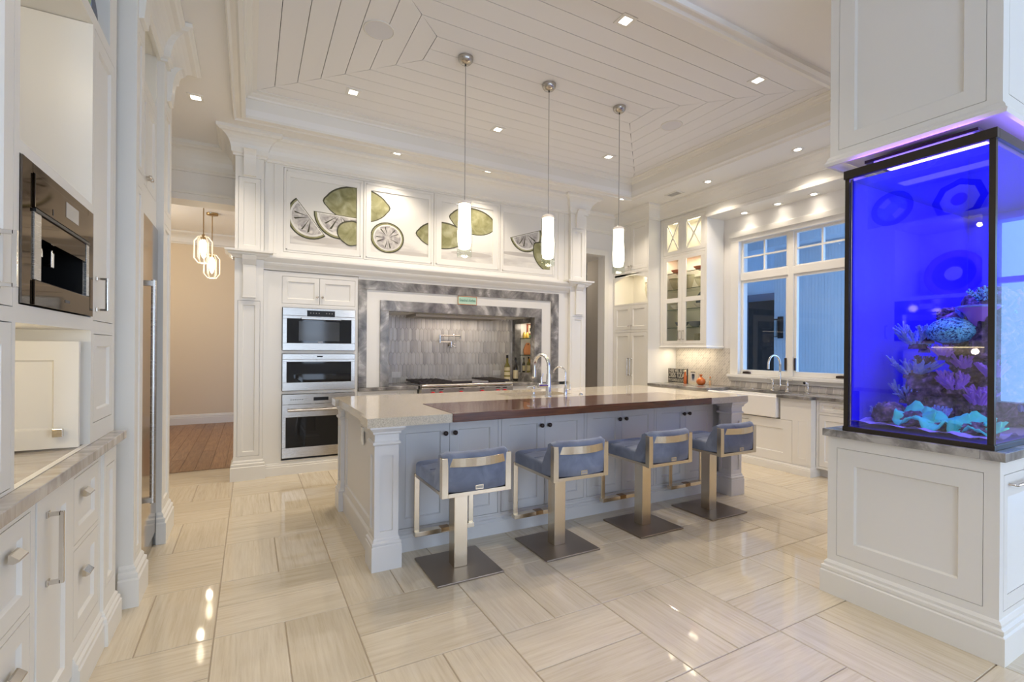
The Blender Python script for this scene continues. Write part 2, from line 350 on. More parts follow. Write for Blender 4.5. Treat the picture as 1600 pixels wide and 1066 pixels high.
def crownp(z0, z1, d):
    h = z1 - z0; pr = [(0, z0), (d * .12, z0), (d * .12, z0 + h * .08), (d * .2, z0 + h * .12)]
    for i in range(7): a = i / 6 * pi / 2; pr.append((d * (.22 + .62 * (1 - cos(a))), z0 + h * (.14 + .66 * sin(a))))
    return pr + [(d * .9, z0 + h * .84), (d, z0 + h * .88), (d, z1), (0, z1)]

# ------------------------------------------------------------------ shell: floor of basket-woven travertine
floor = struct(B(-3, 7, -4.2, 6.17, -.12, -.004).build('floor', GROUT))
def tile_mesh(wx, wy):
    b = .0025; t = .006
    o = [(-wx / 2, -wy / 2), (wx / 2, -wy / 2), (wx / 2, wy / 2), (-wx / 2, wy / 2)]; i = [(x - math.copysign(b, x), y - math.copysign(b, y)) for x, y in o]
    mb = MB(); mb.add([(x, y, -t) for x, y in o] + [(x, y, -b) for x, y in o] + [(x, y, 0) for x, y in i], [(8, 9, 10, 11)] + [f for k in range(4) for f in ((k, (k + 1) % 4, 4 + (k + 1) % 4, 4 + k), (4 + k, 4 + (k + 1) % 4, 8 + (k + 1) % 4, 8 + k))])
    return mb.mesh('tile', TRAV)
PT = .59; tm = tile_mesh(PT / 2 - .004, PT - .004)
for i in range(-3, 9):
    for j in range(-3, 8):
        x0, y0 = .452 + i * PT, 1.98 + j * PT
        if x0 > 5.4 or y0 > 6.0 or (x0 > 3.5 and y0 < .3) or (x0 < -.9 and y0 > 3.9 and y0 < 4): continue
        if y0 + PT < .2: continue
        for k in (0, 1):
            o = bpy.data.objects.new('tile', tm); COL.objects.link(o); o.parent = floor
            if (i + j) % 2: o.location = (x0 + PT / 4 + k * PT / 2, y0 + PT / 2, 0)
            else: o.location = (x0 + PT / 2, y0 + PT / 4 + k * PT / 2, 0); o.rotation_euler.z = L90
            if o.location.y + (PT / 2 if (i + j) % 2 else PT / 4) > 6.17: o.location.y = 6.17 - (PT / 2 if (i + j) % 2 else PT / 4) - .5; bpy.data.objects.remove(o); continue
# last strip of tiles before the hall boards
hall_floor = struct(B(-3, 1.0, 6.171, 10.0, -.12, -.008).build('floor_hall', GROUT))
pm = MB().box(-.07, .07, -1.25, 1.25, -.012, 0).mesh('floor_board', OAK)
for i in range(12):
    x = -1.45 + i * .143; y = 6.17 + 1.25 - (i * .77) % 2.0
    while y < 11.2:
        o = bpy.data.objects.new('floor_board', pm); COL.objects.link(o); o.parent = hall_floor; o.location = (x, y, 0)
        if y - 1.25 < 6.171:
            o.data = MB().box(-.07, .07, 6.172 - y, 1.248, -.012, 0).mesh('floor_board', OAK)
        elif y + 1.25 > 9.95: o.data = MB().box(-.07, .07, -1.25, max(9.9 - y, -1.2), -.012, 0).mesh('floor_board', OAK)
        y += 2.503
        if y - 1.25 > 9.85: break
struct(B(3.9, 8.0, 6.2, 12.0, -.12, -.002).build('floor_passage', TRAV))

# walls
struct(B(-1.36, -1.24, -4.1, 6.15, 0, CZ + .4).build('wall_left', WALLP))
wb = struct(MB().cut(-1.24, -.02, 0, CZ + .4, 6.15, 6.43, [(-1.0, .5, 0, 2.905)]).build('wall_hall_opening', WALLP))
struct(MB().cut(-.02, 3.98, 0, CZ + .4, 6.24, 6.43, []).build('wall_back', WALLP))
struct(MB().cut(3.98, 5.9, 0, CZ + .4, 6.06, 6.2, [(4.0, 4.98, 0, 2.845)]).build('wall_passage_opening', WALLP))
struct(B(-2.2, .6, 9.92, 10.05, 0, 3.6).build('wall_hall_end', HALL))
struct(B(-2.3, -2.2, 6.43, 10.05, 0, 3.6).build('wall_hall_left', HALL))
struct(B(.35, .5, 6.43, 9.92, 0, 3.6).build('wall_hall_right', HALL))
struct(B(-2.2, .4, 6.43, 9.95, 3.3, 3.4).build('ceiling_hall', CEILP))
struct(MB().mould([(-2.2, 9.92), (.35, 9.92)], basep(.17, .025)).build('baseboard_hall', WHITE))
struct(MB().mould([(-2.2, 9.92), (.35, 9.92)], crownp(3.1, 3.3, .16)).build('trim_hall_crown', WHITE))
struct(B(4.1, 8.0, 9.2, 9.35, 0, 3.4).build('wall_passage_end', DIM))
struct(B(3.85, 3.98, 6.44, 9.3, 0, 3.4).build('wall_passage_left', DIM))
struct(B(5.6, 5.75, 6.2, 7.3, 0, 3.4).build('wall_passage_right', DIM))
struct(B(3.98, 8.0, 6.2, 12.0, 2.99, 3.1).build('ceiling_passage', CEILP))
struct(MB().mould([(4.1, 9.2), (8.0, 9.2)], crownp(2.72, 2.99, .22)).build('trim_passage_crown', WHITE))
struct(MB().mould([(6.6, 9.2), (6.6, 6.3)], crownp(2.72, 2.99, .22)).build('trim_passage_cornice', WHITE))
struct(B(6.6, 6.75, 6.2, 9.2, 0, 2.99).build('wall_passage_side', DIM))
# casing round the passage opening
struct(MB().box(4.98, 5.07, 6.03, 6.06, 0, 2.93).box(3.98, 4.98, 6.03, 6.06, 2.845, 2.93).build('trim_passage_casing', WHITE, None, .004))
struct(MB().mould([(4.2, 6.06), (5.2, 6.06)], crownp(3.2, CZ, .16)).build('trim_passage_header', WHITE))
struct(MB().mould([(-1.24, 6.15), (-.14, 6.15)], crownp(3.2, CZ, .18)).box(-1.24, -.14, 6.13, 6.15, 2.97, 3.0).build('trim_header_crown', WHITE))
# window wall
XW = 5.77
WY0, WY1, WZ0, WZ1 = 2.81, 4.21, 1.0, 2.86
struct(MB().cut(-4.1, 6.2, 0, CZ + .4, XW, XW + .16, [(WY0, WY1, WZ0, WZ1), (-.55, .45, .9, 2.5)]).build('wall_right', WALLP, None, 0, None, 0))
o = bpy.data.objects['wall_right']
for v in o.data.vertices: v.co = (v.co.y, v.co.x, v.co.z)
o.data.flip_normals()
o = struct(MB().cut(-3, 7, 0, CZ + .4, -4.2, -4.05, [(-1.0, .5, .1, 3.2), (1.35, 1.95, .9, 2.3), (3.2, 5.4, .1, 3.2)]).build('wall_living', WALLP))
q = MB()
for x in (-.3, 3.88, 4.63): q.box(x, x + .08, -4.18, -4.06, .1, 3.2)
q.box(-1.0, .5, -4.17, -4.07, 2.45, 2.53).box(3.2, 5.4, -4.17, -4.07, 2.45, 2.53).box(1.35, 1.95, -4.17, -4.07, 1.58, 1.62); struct(q.build('window_living_frame', WHITE))
struct(B(-4, 8, -5.6, -5.4, -.2, 6).build('wall_sky_block', mat('dark green blocker', (.03, .07, .025), .8)))  # unseen dark green wall added to keep sky light out of the room
struct(B(-4, 8, -5.4, -4.2, 3.4, 3.5).build('ceiling_sky_block', WALLP))  # unseen roof added to shut off the sky above the glazing
struct(B(-4, -3.9, -5.4, -4.2, -.2, 3.4).build('wall_sky_block_left', WALLP)); struct(B(7.9, 8, -5.4, -4.2, -.2, 3.4).build('wall_sky_block_right', WALLP))  # unseen end walls closing the added sky blocker
q = MB().box(XW + .03, XW + .12, -.08, -.02, .9, 2.5).box(XW + .03, XW + .12, -.55, .45, 1.95, 2.0); struct(q.build('window_added_side', WHITE))  # side window added so the aquarium end pane mirrors blue sky
# exterior porch
struct(B(7.9, 8.0, 2.5, 4.72, -.2, 3.3).build('wall_porch', OUTW))
struct(B(9.2, 9.3, 3.5, 8.5, -.2, 3.3).build('wall_porch_far', OUTW))
pd = struct(B(9.14, 9.2, 5.55, 6.55, 0, 2.5).build('door_porch', OUTD)); B(9.10, 9.16, 5.70, 6.40, .9, 2.35).build('pane', DARKGL, pd); B(9.12, 9.2, 5.45, 5.55, 0, 2.6).build('casing', OUTW, pd); B(9.12, 9.2, 6.55, 6.65, 0, 2.6).build('casing', OUTW, pd)
struct(MB().box(7.75, 8.05, 4.72, 4.98, -.2, 3.3).build('column_porch', OUTW, None, .01))
struct(B(6.2, 9.6, 2.3, 9, -.3, -.2).build('floor_porch', OUTW))
struct(MB().box(5.95, 9.5, 2.3, 8, 3.3, 3.4).build('ceiling_porch', OUTW))
struct(B(7.5, 7.75, 2.3, 8, 3.05, 3.3).build('beam_porch', OUTW))
lant = thing('wall_lantern', 'small metal lantern on the porch column, seen through the window', 'lantern', (7.74, 4.85, 1.55))
MB().box(-.03, 0, -.04, .04, 0, .36).build('back_plate', BLACK, lant); MB().box(-.12, -.03, -.05, .05, .03, .30).build('glass_body', KGLASS, lant)
mb = MB()
for y in (-.05, .045):
    for x in (-.12, -.035): mb.box(x, x + .006, y, y + .006, .03, .30)
mb.box(-.125, -.025, -.055, .055, .30, .32).box(-.125, -.025, -.055, .055, .02, .032).build('frame', BLACK, lant)

# ceiling with the raised tray
TX0, TX1, TY0, TY1 = -.05, 4.65, 2.18, 5.07
ce = MB()
for x0, x1, y0, y1 in ((-3, TX0, -4.2, 6.4), (TX1, 6, -4.2, 6.4), (TX0, TX1, -4.2, TY0), (TX0, TX1, TY1, 6.4)): ce.box(x0, x1, y0, y1, CZ, CZ + .06)
struct(ce.build('ceiling', CEILP))
ri = MB()
for x0, x1, y0, y1 in ((TX0 - .06, TX0, TY0 - .06, TY1 + .06), (TX1, TX1 + .06, TY0 - .06, TY1 + .06), (TX0, TX1, TY0 - .06, TY0), (TX0, TX1, TY1, TY1 + .06)): ri.box(x0, x1, y0, y1, CZ + .06, TZ + .1)
struct(ri.build('trim_tray_fascia', WHITE))
rect = lambda d: [(TX0 + d, TY0 + d), (TX0 + d, TY1 - d), (TX1 - d, TY1 - d), (TX1 - d, TY0 + d)]
struct(MB().mould(rect(0), [(0, TZ - .055), (.012, TZ - .05), (.016, TZ - .035), (.045, TZ - .022), (.052, TZ - .012), (.088, TZ - .008), (.088, TZ + .01), (0, TZ + .01)], True).build('trim_tray_crown', WHITE))
# raised band round the opening, on the lower ceiling
struct(MB().mould(rect(0)[::-1], [(0, CZ), (0, CZ - .022), (.03, CZ - .026), (.045, CZ - .014), (.075, CZ - .012), (.09, CZ - .03), (.10, CZ - .028), (.105, CZ)], True).build('trim_tray_band', WHITE))
tray = struct(B(TX0 - .05, TX1 + .05, TY0 - .05, TY1 + .05, TZ + .012, TZ + .1).build('ceiling_tray', DRK))
def tboard(a, b, g=.0038):
    (ax0, ay0, ax1, ay1), (bx0, by0, bx1, by1) = a, b
    O = [(ax0, ay0), (ax1, ay0), (ax1, ay1), (ax0, ay1)]; I = [(bx0, by0), (bx1, by0), (bx1, by1), (bx0, by1)]
    for k in range(4):
        q = (k + 1) % 4
        poly = [O[k], O[q], I[q], I[k]]
        c = Vector((sum(p[0] for p in poly) / 4, sum(p[1] for p in poly) / 4)); nn = []
        for p in poly: nn.append((p[0] + math.copysign(g * .6, c.x - p[0]), p[1] + math.copysign(g * .6, c.y - p[1])))
        MB().prism(nn, 'z', TZ, TZ + .012).build('ceiling_board', BOARD, tray)
sx = 1.0085; e0 = (TX0, TY0, TX1, TY1); X0, X1, Y0, Y1 = .179 * sx, 4.45 * sx, 2.393 * sx, 4.796 * sx
prev = e0
for k in range(7):
    nx = (X0 + k * .1735, Y0 + k * .1735, X1 - k * .1735, Y1 - k * .1735); tboard(prev, nx); prev = nx
yc = (prev[1] + prev[3]) / 2
for a, b in ((prev[1], yc), (yc, prev[3])): B(prev[0] + .003, prev[2] - .003, a + .002, b - .002, TZ, TZ + .012).build('ceiling_board', BOARD, tray)

# recessed lights
def can(x, y, z, label, sq=True, nm='recessed_light'):
    t = thing(nm, label, 'light', (x, y, z), 0, 'recessed ceiling lights'); h = .062
    if sq:
        MB().cut(-h, h, -h, h, 0, .006, [(-.036, .036, -.036, .036)]).build('trim_ring', WHITE, t).rotation_euler.x = 0
        o = t.children[0]
        for v in o.data.vertices: v.co = (v.co.x, v.co.z, -v.co.y)
        B(-.036, .036, -.036, .036, -.002, .0).build('lens', BULB, t)
    else:
        MB().lathe([(.034, 0), (.034, -.006), (.058, -.005), (.060, 0)], (0, 0, 0), 20).build('trim_ring', WHITE, t)
        MB().lathe([(.033, -.002), (0, -.002)], (0, 0, 0), 16).build('lens', BULB, t)
    return t
lw = ['square recessed light in the low ceiling beside the hall opening', 'square recessed light above the two left-hand lime panels', 'square recessed light above the two right-hand lime panels', 'round recessed light in the low ceiling before the passage opening',
      'recessed light in the low ceiling in front of the glass cabinet', 'recessed light in the low ceiling in front of the window']
for (x, y), l, s in zip(LOWCAN, lw, (1, 1, 1, 0, 0, 0)): can(x, y, CZ, l, s)
tw = ['square recessed light at the near middle of the tray ceiling', 'square recessed light in the far left corner of the tray', 'square recessed light at the far middle of the tray', 'square recessed light in the far right corner of the tray', 'square recessed light in the near right corner of the tray']
for (x, y), l in zip(TRAYCAN[:5], tw): can(x, y, TZ, l)
can(4.25, 6.75, 2.99, 'round recessed light in the dim passage ceiling', False)
for (x, y), l in (((.822, 3.595), 'large round flush speaker near the tray ceiling left end'), ((3.855, 3.61), 'round flush speaker at the tray ceiling right end')):
    t = thing('ceiling_speaker', l, 'speaker', (x, y, TZ)); MB().lathe([(.112, 0), (.112, -.005), (.104, -.008), (.102, 0)], (0, 0, 0), 32).build('rim', WHITE, t); MB().lathe([(.102, -.004), (0, -.006)], (0, 0, 0), 32).build('grille', mat('speaker cloth', (.70, .70, .72), .8), t)
t = thing('air_vent', 'dark slotted air vent in the low ceiling by the pantry', 'vent', (5.08, 4.70, CZ)); MB().box(-.075, -.055, -.11, .11, -.008, 0).box(.055, .075, -.11, .11, -.008, 0).box(-.055, .055, .09, .11, -.008, 0).box(-.055, .055, -.11, -.09, -.008, 0).build('frame', WHITE, t)
B(-.055, .055, -.09, .09, -.002, 0).build('backing', DRK, t)
for k in range(4): B(-.045 + k * .026, -.035 + k * .026, -.09, .09, -.007, -.002).build('slat', GREY, t)
def base_at(t, lx, ly=0, lz=0):
    bpy.context.view_layer.update()
    t.location = t.location + Matrix.Rotation(t.rotation_euler.z, 3, 'Z') @ Vector((lx, ly, lz))
    for c in t.children: c.location = Vector(c.location) - Vector((lx, ly, lz))
    return t
YH = 5.55
# ------------------------------------------------------------------ hood wall
def pilaster(x0, x1, label, side):
    t = thing('pilaster', label, 'pilaster'); yf = YH - .05
    MB().cut(x0, x1, .0, CZ - .002, yf + .018, 6.05, []).cut(x0, x1, .0, CZ - .002, yf, yf + .018, [(x0 + .028, x1 - .028, 2.315, 3.04), (x0 + .028, x1 - .028, .238, 1.805)]).build('shaft', WHITE, t)
    sdoor(t, x0 + .031, x1 - .031, 2.318, 3.037, yf, .042, 'upper_panel'); sdoor(t, x0 + .031, x1 - .031, .241, 1.802, yf, .042, 'lower_panel')
    xc = (x0 + x1) / 2
    pr = [(yf, 3.30), (yf - .10, 3.30)] + [(yf - .10 + .07 * sin(a * pi / 12), 3.30 - .165 * (1 - cos(a * pi / 12))) for a in range(1, 7)] + [(yf - .028, 3.055), (yf, 3.05)]
    MB().prism(pr, 'x', xc - .055, xc + .055).build('scroll_bracket', WHITE, t, .003)
    MB().box(xc - .056, xc + .056, yf - .03, yf, 1.845, 2.16).box(xc - .062, xc + .062, yf - .034, yf, 1.83, 1.846).prism([(yf, 2.16), (yf - .03, 2.16), (yf - .06, 2.21), (yf - .075, 2.25), (yf, 2.25)], 'x', xc - .062, xc + .062).build('corbel', WHITE, t, .003)
    MB().mould([(x0, 5.75), (x0, yf), (x1, yf), (x1, YH - .02)] if side < 0 else [(x0, YH - .02), (x0, yf), (x1, yf), (x1, 5.75)], basep(.20, .028)).build('plinth', WHITE, t)
    MB().mould([(x0, 5.7), (x0, yf), (x1, yf), (x1, YH - .002)] if side < 0 else [(x0, YH - .002), (x0, yf), (x1, yf), (x1, 5.7)], [(0, 2.225), (.02, 2.228), (.03, 2.245), (.055, 2.262), (.06, 2.275), (.085, 2.285), (.085, 2.305), (0, 2.305)]).build('capital', WHITE, t)
    return base_at(t, xc, yf)
pilaster(-.14, .115, 'tall white panelled pilaster beside the hall opening', -1)
pilaster(3.93, 4.20, 'tall white panelled pilaster beside the passage opening', 1)
struct(MB().mould([(-.14, 6.1), (-.14, YH - .05), (.115, YH - .05), (.115, YH), (3.93, YH), (3.93, YH - .05), (4.20, YH - .05), (4.20, 6.1)], crownp(3.24, CZ, .16)).build('trim_hood_crown', WHITE))
struct(MB().mould([(.115, YH), (3.93, YH)], [(0, 2.135), (.012, 2.135), (.016, 2.15), (.04, 2.18), (.05, 2.20), (.05, 2.212), (.075, 2.245), (.08, 2.255), (.08, 2.275), (0, 2.275)]).box(.115, 3.93, YH - .002, YH + .1, 2.14, 2.27).build('trim_mantel_shelf', WHITE))
# upper cabinet with the painted lime doors
lc = thing('lime_door_cabinet', 'long white upper cabinet with four doors painted with limes', 'cabinet')
DO = [(.30, 1.108), (1.118, 1.938), (1.948, 2.842), (2.852, 3.69)]; DI = [(.36, 1.04), (1.195, 1.875), (2.04, 2.74), (2.90, 3.62)]
MB().cut(.117, 3.928, 2.28, CZ - .002, YH, YH + .02, [(a - .003, b + .003, 2.337, 3.223) for a, b in DO]).box(.117, 3.928, YH + .02, 6.13, 2.28, CZ - .002).build('carcass', WHITE, lc)
mb = MB()
for x in (.115, .20, 3.74, 3.85): mb.box(x + .01, x + .03, YH - .008, YH, 2.31, 3.24)
mb.build('fluted_strip', WHITE, lc)
def clip(poly, x0, x1, z0, z1):
    for ax, lim, sg in ((0, x0, 1), (0, x1, -1), (1, z0, 1), (1, z1, -1)):
        out = []
        for i in range(len(poly)):
            a, b = poly[i - 1], poly[i]; ia, ib = sg * (a[ax] - lim) >= 0, sg * (b[ax] - lim) >= 0
            if ia != ib: k = (lim - a[ax]) / (b[ax] - a[ax]); out.append((a[0] + k * (b[0] - a[0]), a[1] + k * (b[1] - a[1])))
            if ib: out.append(b)
        poly = out
        if len(poly) < 3: return None
    return poly
def leaf(cx, cz, a, b, rot=0, tip=.22, grow=0, n=36):
    P = []
    for k in range(n):
        u = 2 * pi * k / n; x = (a + grow) * cos(u); z = (b + grow) * sin(u) * (1 - .10 * abs(cos(u)) ** 4)
        if abs(cos(u)) > .95: x *= 1 + tip * (abs(cos(u)) - .95) / .05 * .26
        P.append((cx + x * cos(rot) - z * sin(rot), cz + x * sin(rot) + z * cos(rot)))
    return P
def wedge(cx, cz, r, a0, a1, n=18, grow=0):   # half-moon
    P = [(cx + (r + grow) * cos(a0 + (a1 - a0) * k / n), cz + (r + grow) * sin(a0 + (a1 - a0) * k / n)) for k in range(n + 1)]
    return P
ART = []     # (name, material, polygon, layer)
def lime(cx, cz, a, b, rot=0, l=1): ART.append(('painted_lime', [('lime outline', leaf(cx, cz, a, b, rot, grow=.014), l), ('lime watercolour', leaf(cx, cz - .004, a, b, rot), l + 1)]))
def rays(cx, cz, r, a0, a1, n, l, sx=1, sz=1):
    out = []
    for k in range(n):
        a = a0 + (a1 - a0) * k / n; w = .10 + .05 * ((k * 7) % 3)
        out.append(('lime outline' if k % 3 else 'shadow wash', [(cx + sx * .012 * cos(a), cz + sz * .012 * sin(a)), (cx + sx * r * .86 * cos(a - w * .28), cz + sz * r * .86 * sin(a - w * .28)), (cx + sx * r * .80 * cos(a + w * .28), cz + sz * r * .80 * sin(a + w * .28))], l))
    return out
def half(cx, cz, r, a0, l=1):
    P = [('lime outline', wedge(cx, cz, r, a0, a0 + pi, grow=.014), l), ('lime watercolour', wedge(cx, cz, r, a0 + .02, a0 + pi - .02), l + 1), ('canvas ground', wedge(cx, cz, r * .93, a0 + .03, a0 + pi - .03), l + 2), ('pulp watercolour', wedge(cx, cz, r * .84, a0 + .08, a0 + pi - .08), l + 3)]
    ART.append(('painted_slice', P + rays(cx, cz, r * .9, a0 + .25, a0 + pi, 7, l + 4)))
def ell(cx, cz, a, b, g=0, n=36): return [(cx + (a + g) * cos(2 * pi * k / n), cz + (b + g) * sin(2 * pi * k / n)) for k in range(n)]
ART.append(('painted_shadow', [('shadow wash', ell(.66, 2.50, .27, .035), 1)])); ART.append(('painted_shadow', [('shadow wash', ell(1.66, 2.455, .28, .022), 1)])); ART.append(('painted_shadow', [('shadow wash', ell(2.45, 2.53, .28, .03), 1)])); ART.append(('painted_shadow', [('shadow wash', ell(3.15, 2.60, .30, .025), 1)]))
lime(1.05, 2.945, .335, .185, .03)
half(.62, 2.77, .265, pi + pi * 1.0 * .74 - .0, 1) if False else None
half(.565, 2.735, .225, rad(128), 3); half(.86, 2.80, .255, rad(178), 3)
lime(.985, 2.615, .125, .145, rad(80), 8)
P = [('lime outline', ell(1.385, 2.612, .182, .165, .012), 5), ('lime watercolour', ell(1.385, 2.612, .182, .165), 6), ('canvas ground', ell(1.388, 2.612, .165, .150), 7), ('pulp watercolour', ell(1.388, 2.612, .150, .136), 8)]
ART.append(('painted_round_slice', P + rays(1.388, 2.612, .16, 0, 2 * pi, 14, 9, 1, .92)))
lime(2.47, 2.945, .30, .155, rad(-4), 1); lime(2.05, 2.72, .30, .152, rad(2), 5)
half(3.235, 2.885, .235, rad(198), 1); lime(3.56, 2.60, .235, .155, rad(-42), 5)
for di, ((a, b), (c, d)) in enumerate(zip(DO, DI)):
    dr = MB(); z0, z1, y = 2.34, 3.22, YH
    o4 = [(a, z0), (b, z0), (b, z1), (a, z1)]; i4 = [(c, 2.43), (d, 2.43), (d, 3.13), (c, 3.13)]
    dr.add([(p[0], y, p[1]) for p in o4] + [(p[0], y, p[1]) for p in i4] + [(p[0], y + .012, p[1]) for p in i4] + [(p[0], y + .018, p[1]) for p in o4], [f for j in range(4) for f in ((j, (j + 1) % 4, 4 + (j + 1) % 4, 4 + j), (4 + j, 4 + (j + 1) % 4, 8 + (j + 1) % 4, 8 + j), (12 + j, 12 + (j + 1) % 4, (j + 1) % 4, j))])
    q = [(a + .028, z0 + .028), (b - .028, z0 + .028), (b - .028, z1 - .028), (a + .028, z1 - .028)]
    for j in range(4):
        p0, p1 = q[j], q[(j + 1) % 4]
        dr.box(min(p0[0], p1[0]) - .005, max(p0[0], p1[0]) + .005, y - .005, y, min(p0[1], p1[1]) - .005, max(p0[1], p1[1]) + .005)
    dr = dr.build('door', WHITE, lc); dr['label'] = ['door painted with a whole lime and two wedges', 'door painted with a cut round lime', 'door painted with two whole limes', 'door painted with a lime wedge'][di]
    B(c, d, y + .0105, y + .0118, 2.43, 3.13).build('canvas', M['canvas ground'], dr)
    for nm, layers in ART:
        mb = MB(); mats = []; idx = []
        for mname, poly, l in layers:
            p = clip(poly, c + .001, d - .001, 2.431, 3.129)
            if not p: continue
            if mname not in mats: mats.append(mname)
            k0 = len(mb.f); mb.prism(p, 'y', y + .0104 - l * .0006, y + .0108 - (l - 1) * .0006 - .0004); idx += [mats.index(mname)] * (len(mb.f) - k0)
        if mb.f:
            o = mb.build(nm, [M[k] for k in mats], dr)
            for pg, k in zip(o.data.polygons, idx): pg.material_index = k
base_at(lc, 2.0, YH, 2.27)

# oven tower
ot = thing('oven_tower_cabinet', 'white tall cabinet holding three stacked steel ovens', 'cabinet')
OP = [(.291, 1.031, 1.303, 1.758), (.291, 1.031, .876, 1.271), (.291, 1.031, .150, .844), (.289, 1.029, 1.797, 2.084)]
MB().cut(.117, 1.06, .0, 2.13, YH, YH + .03, OP).build('face_frame', WHITE, ot)
MB().box(.117, 1.06, YH + .43, 6.13, 0, 2.13).box(.117, .28, YH + .03, YH + .43, 0, 2.13).box(1.04, 1.06, YH + .03, YH + .43, 0, 2.13).build('carcass', WHITE, ot)
B(.28, 1.04, YH + .04, YH + .43, 1.79, 2.13).build('top_box', WHITE, ot)
for a, b in ((.292, .655), (.659, 1.026)):
    d = sdoor(ot, a, b, 1.80, 2.081, YH, .05); knob(d, .632 if a < .5 else .685, 1.878, YH)
MB().mould([(.119, YH), (1.06, YH)], basep(.13, .016)).build('base_moulding', WHITE, ot); base_at(ot, .6, YH)
def oven(name, label, z0, z1, kind):
    t = thing(name, label, 'oven'); x0, x1 = .296, 1.026; y = YH - .022; H = z1 - z0
    top = {'steam': .082, 'drawer': .055, 'wall': .105}[kind]
    MB().box(x0, x1, y + .022, y + .4, z0, z1).build('housing', STEEL, t)
    MB().box(x0, x1, y, y + .022, z1 - top, z1).build('control_panel', STEEL, t, .002)
    w0, w1, zb, zt = {'steam': (.04, .04, .075, top + .03), 'drawer': (.04, .04, .085, top + .028), 'wall': (.035, .035, .125, top + .135)}[kind]
    MB().cut(x0, x1, z0 + (.02 if kind == 'wall' else 0), z1 - top - .003, y, y + .022, [(x0 + w0, x1 - w1, z0 + zb, z1 - zt)]).build('door', STEEL, t, .0015)
    g = B(x0 + w0, x1 - w1, y + .003, y + .02, z0 + zb, z1 - zt).build('window', DARKGL, t)
    xm = (x0 + x1) / 2
    if kind == 'steam':
        B(xm - .13, xm + .15, y - .004, y, z1 - .085, z1 - .022).build('display', BLACK, t, .001)
        mb = MB()
        for k in range(4): mb.box(xm - .10 + k * .028, xm - .09 + k * .028, y - .0048, y - .004, z1 - .054, z1 - .046)
        for k in range(3): mb.box(xm + .06 + k * .028, xm + .07 + k * .028, y - .0048, y - .004, z1 - .054, z1 - .046)
        mb.build('touch_icons', SCREEN, t)
        MB().box(xm - .19, xm + .21, y - .05, y - .03, z1 - .122, z1 - .098).box(xm - .18, xm - .16, y - .032, y, z1 - .118, z1 - .102).box(xm + .18, xm + .20, y - .032, y, z1 - .118, z1 - .102).build('handle', STEEL, t, .003)
        B(xm - .21, xm + .20, y + .0015, y + .003, z0 + .10, z1 - .14).build('inner_window', MATS['smoked glass'], t)
        B(xm - .02, xm + .03, y + .001, y + .003, z0 + .084, z0 + .092).build('badge', SCREEN, t)
    if kind == 'drawer':
        B(xm - .028, xm + .028, y - .002, y, z1 - .034, z1 - .020).build('badge', BLACK, t)
    if kind == 'wall':
        B(xm - .06, xm + .09, y - .002, y, z1 - .072, z1 - .036).build('display', BLACK, t)
        mb = MB()
        for k in range(3):
            for q in range(2): mb.box(xm + .13 + k * .02, xm + .135 + k * .02, y - .001, y, z1 - .07 + q * .02, z1 - .065 + q * .02)
        for k in range(6): mb.box(x0 + .08 + k * .022, x0 + .088 + k * .022, y - .001, y, z1 - .06, z1 - .052)
        mb.build('touch_icons', BLACK, t)
        MB().tube([(x0 + .05, y - .05, z1 - .165), (x1 - .05, y - .05, z1 - .165)], .013, 12).box(x0 + .07, x0 + .09, y - .05, y, z1 - .175, z1 - .155).box(x1 - .09, x1 - .07, y - .05, y, z1 - .175, z1 - .155).build('handle', STEEL, t)
        B(x0, x1, y + .008, y + .022, z0, z0 + .018).build('vent_slot', BLACK, t)
    return base_at(t, xm, YH, z0)
mat('smoked glass', (.05, .055, .06), .08, 0, .5)
oven('steam_oven', 'steel steam oven with black display and bar handle, topmost of three', 1.307, 1.754, 'steam')
oven('speed_oven', 'steel drop-door oven without a handle, middle of the oven stack', .880, 1.267, 'drawer')
oven('wall_oven', 'large steel wall oven with a long bar handle, lowest of the stack', .154, .840, 'wall')

# range alcove in grey marble
ra = thing('range_alcove', 'grey marble framed range alcove lined with picket tiles', 'alcove')
MB().cut(1.062, 3.763, .89, 2.105, YH - .012, YH + .03, [(1.155, 3.64, .0, 2.0)]).build('outer_frame', MARB, ra, .003)
MB().cut(1.155, 3.64, .89, 2.0, YH + .004, YH + .10, [(1.305, 3.485, .0, 1.887)]).box(1.064, 3.925, YH, YH + .03, 2.107, 2.137).box(3.766, 3.925, YH, YH + .03, .89, 2.107).build('white_band', WHITE, ra)
MB().cut(1.305, 3.485, .89, 1.887, YH - .012, YH + .10, [(1.405, 3.375, .0, 1.765)]).build('inner_frame', MARB, ra, .003)
MB().box(1.30, 1.40, YH + .10, 6.24, .89, 1.887).build('cheek', MARB, ra)
rc = MB().cut(YH + .10, 6.24, .89, 1.887, 0, .10, [(5.66, 6.10, 1.005, 1.70)])
rc.v = [(3.38 + y, x, z) for x, y, z in rc.v]; rc.build('cheek', MARB, ra)
MB().box(3.80, 3.83, 5.60, 6.15, .95, 1.76).box(3.48, 3.80, 5.60, 5.655, .95, 1.76).box(3.48, 3.80, 6.105, 6.15, .95, 1.76).box(3.48, 3.80, 5.655, 6.105, .95, 1.0).box(3.48, 3.80, 5.655, 6.105, 1.705, 1.76).build('spice_niche', WHITE, ra)
B(1.40, 3.38, 5.65, 6.24, 1.765, 1.887).build('soffit', WHITE, ra)
B(1.40, 3.38, 6.178, 6.24, .86, 1.765).build('grout_panel', TGROUT, ra)
tw_, th_ = .0225, .082
pk = [(0, -th_ - .012), (tw_, -th_ + .018), (tw_, th_ - .018), (0, th_ + .012), (-tw_, th_ - .018), (-tw_, -th_ + .018)]
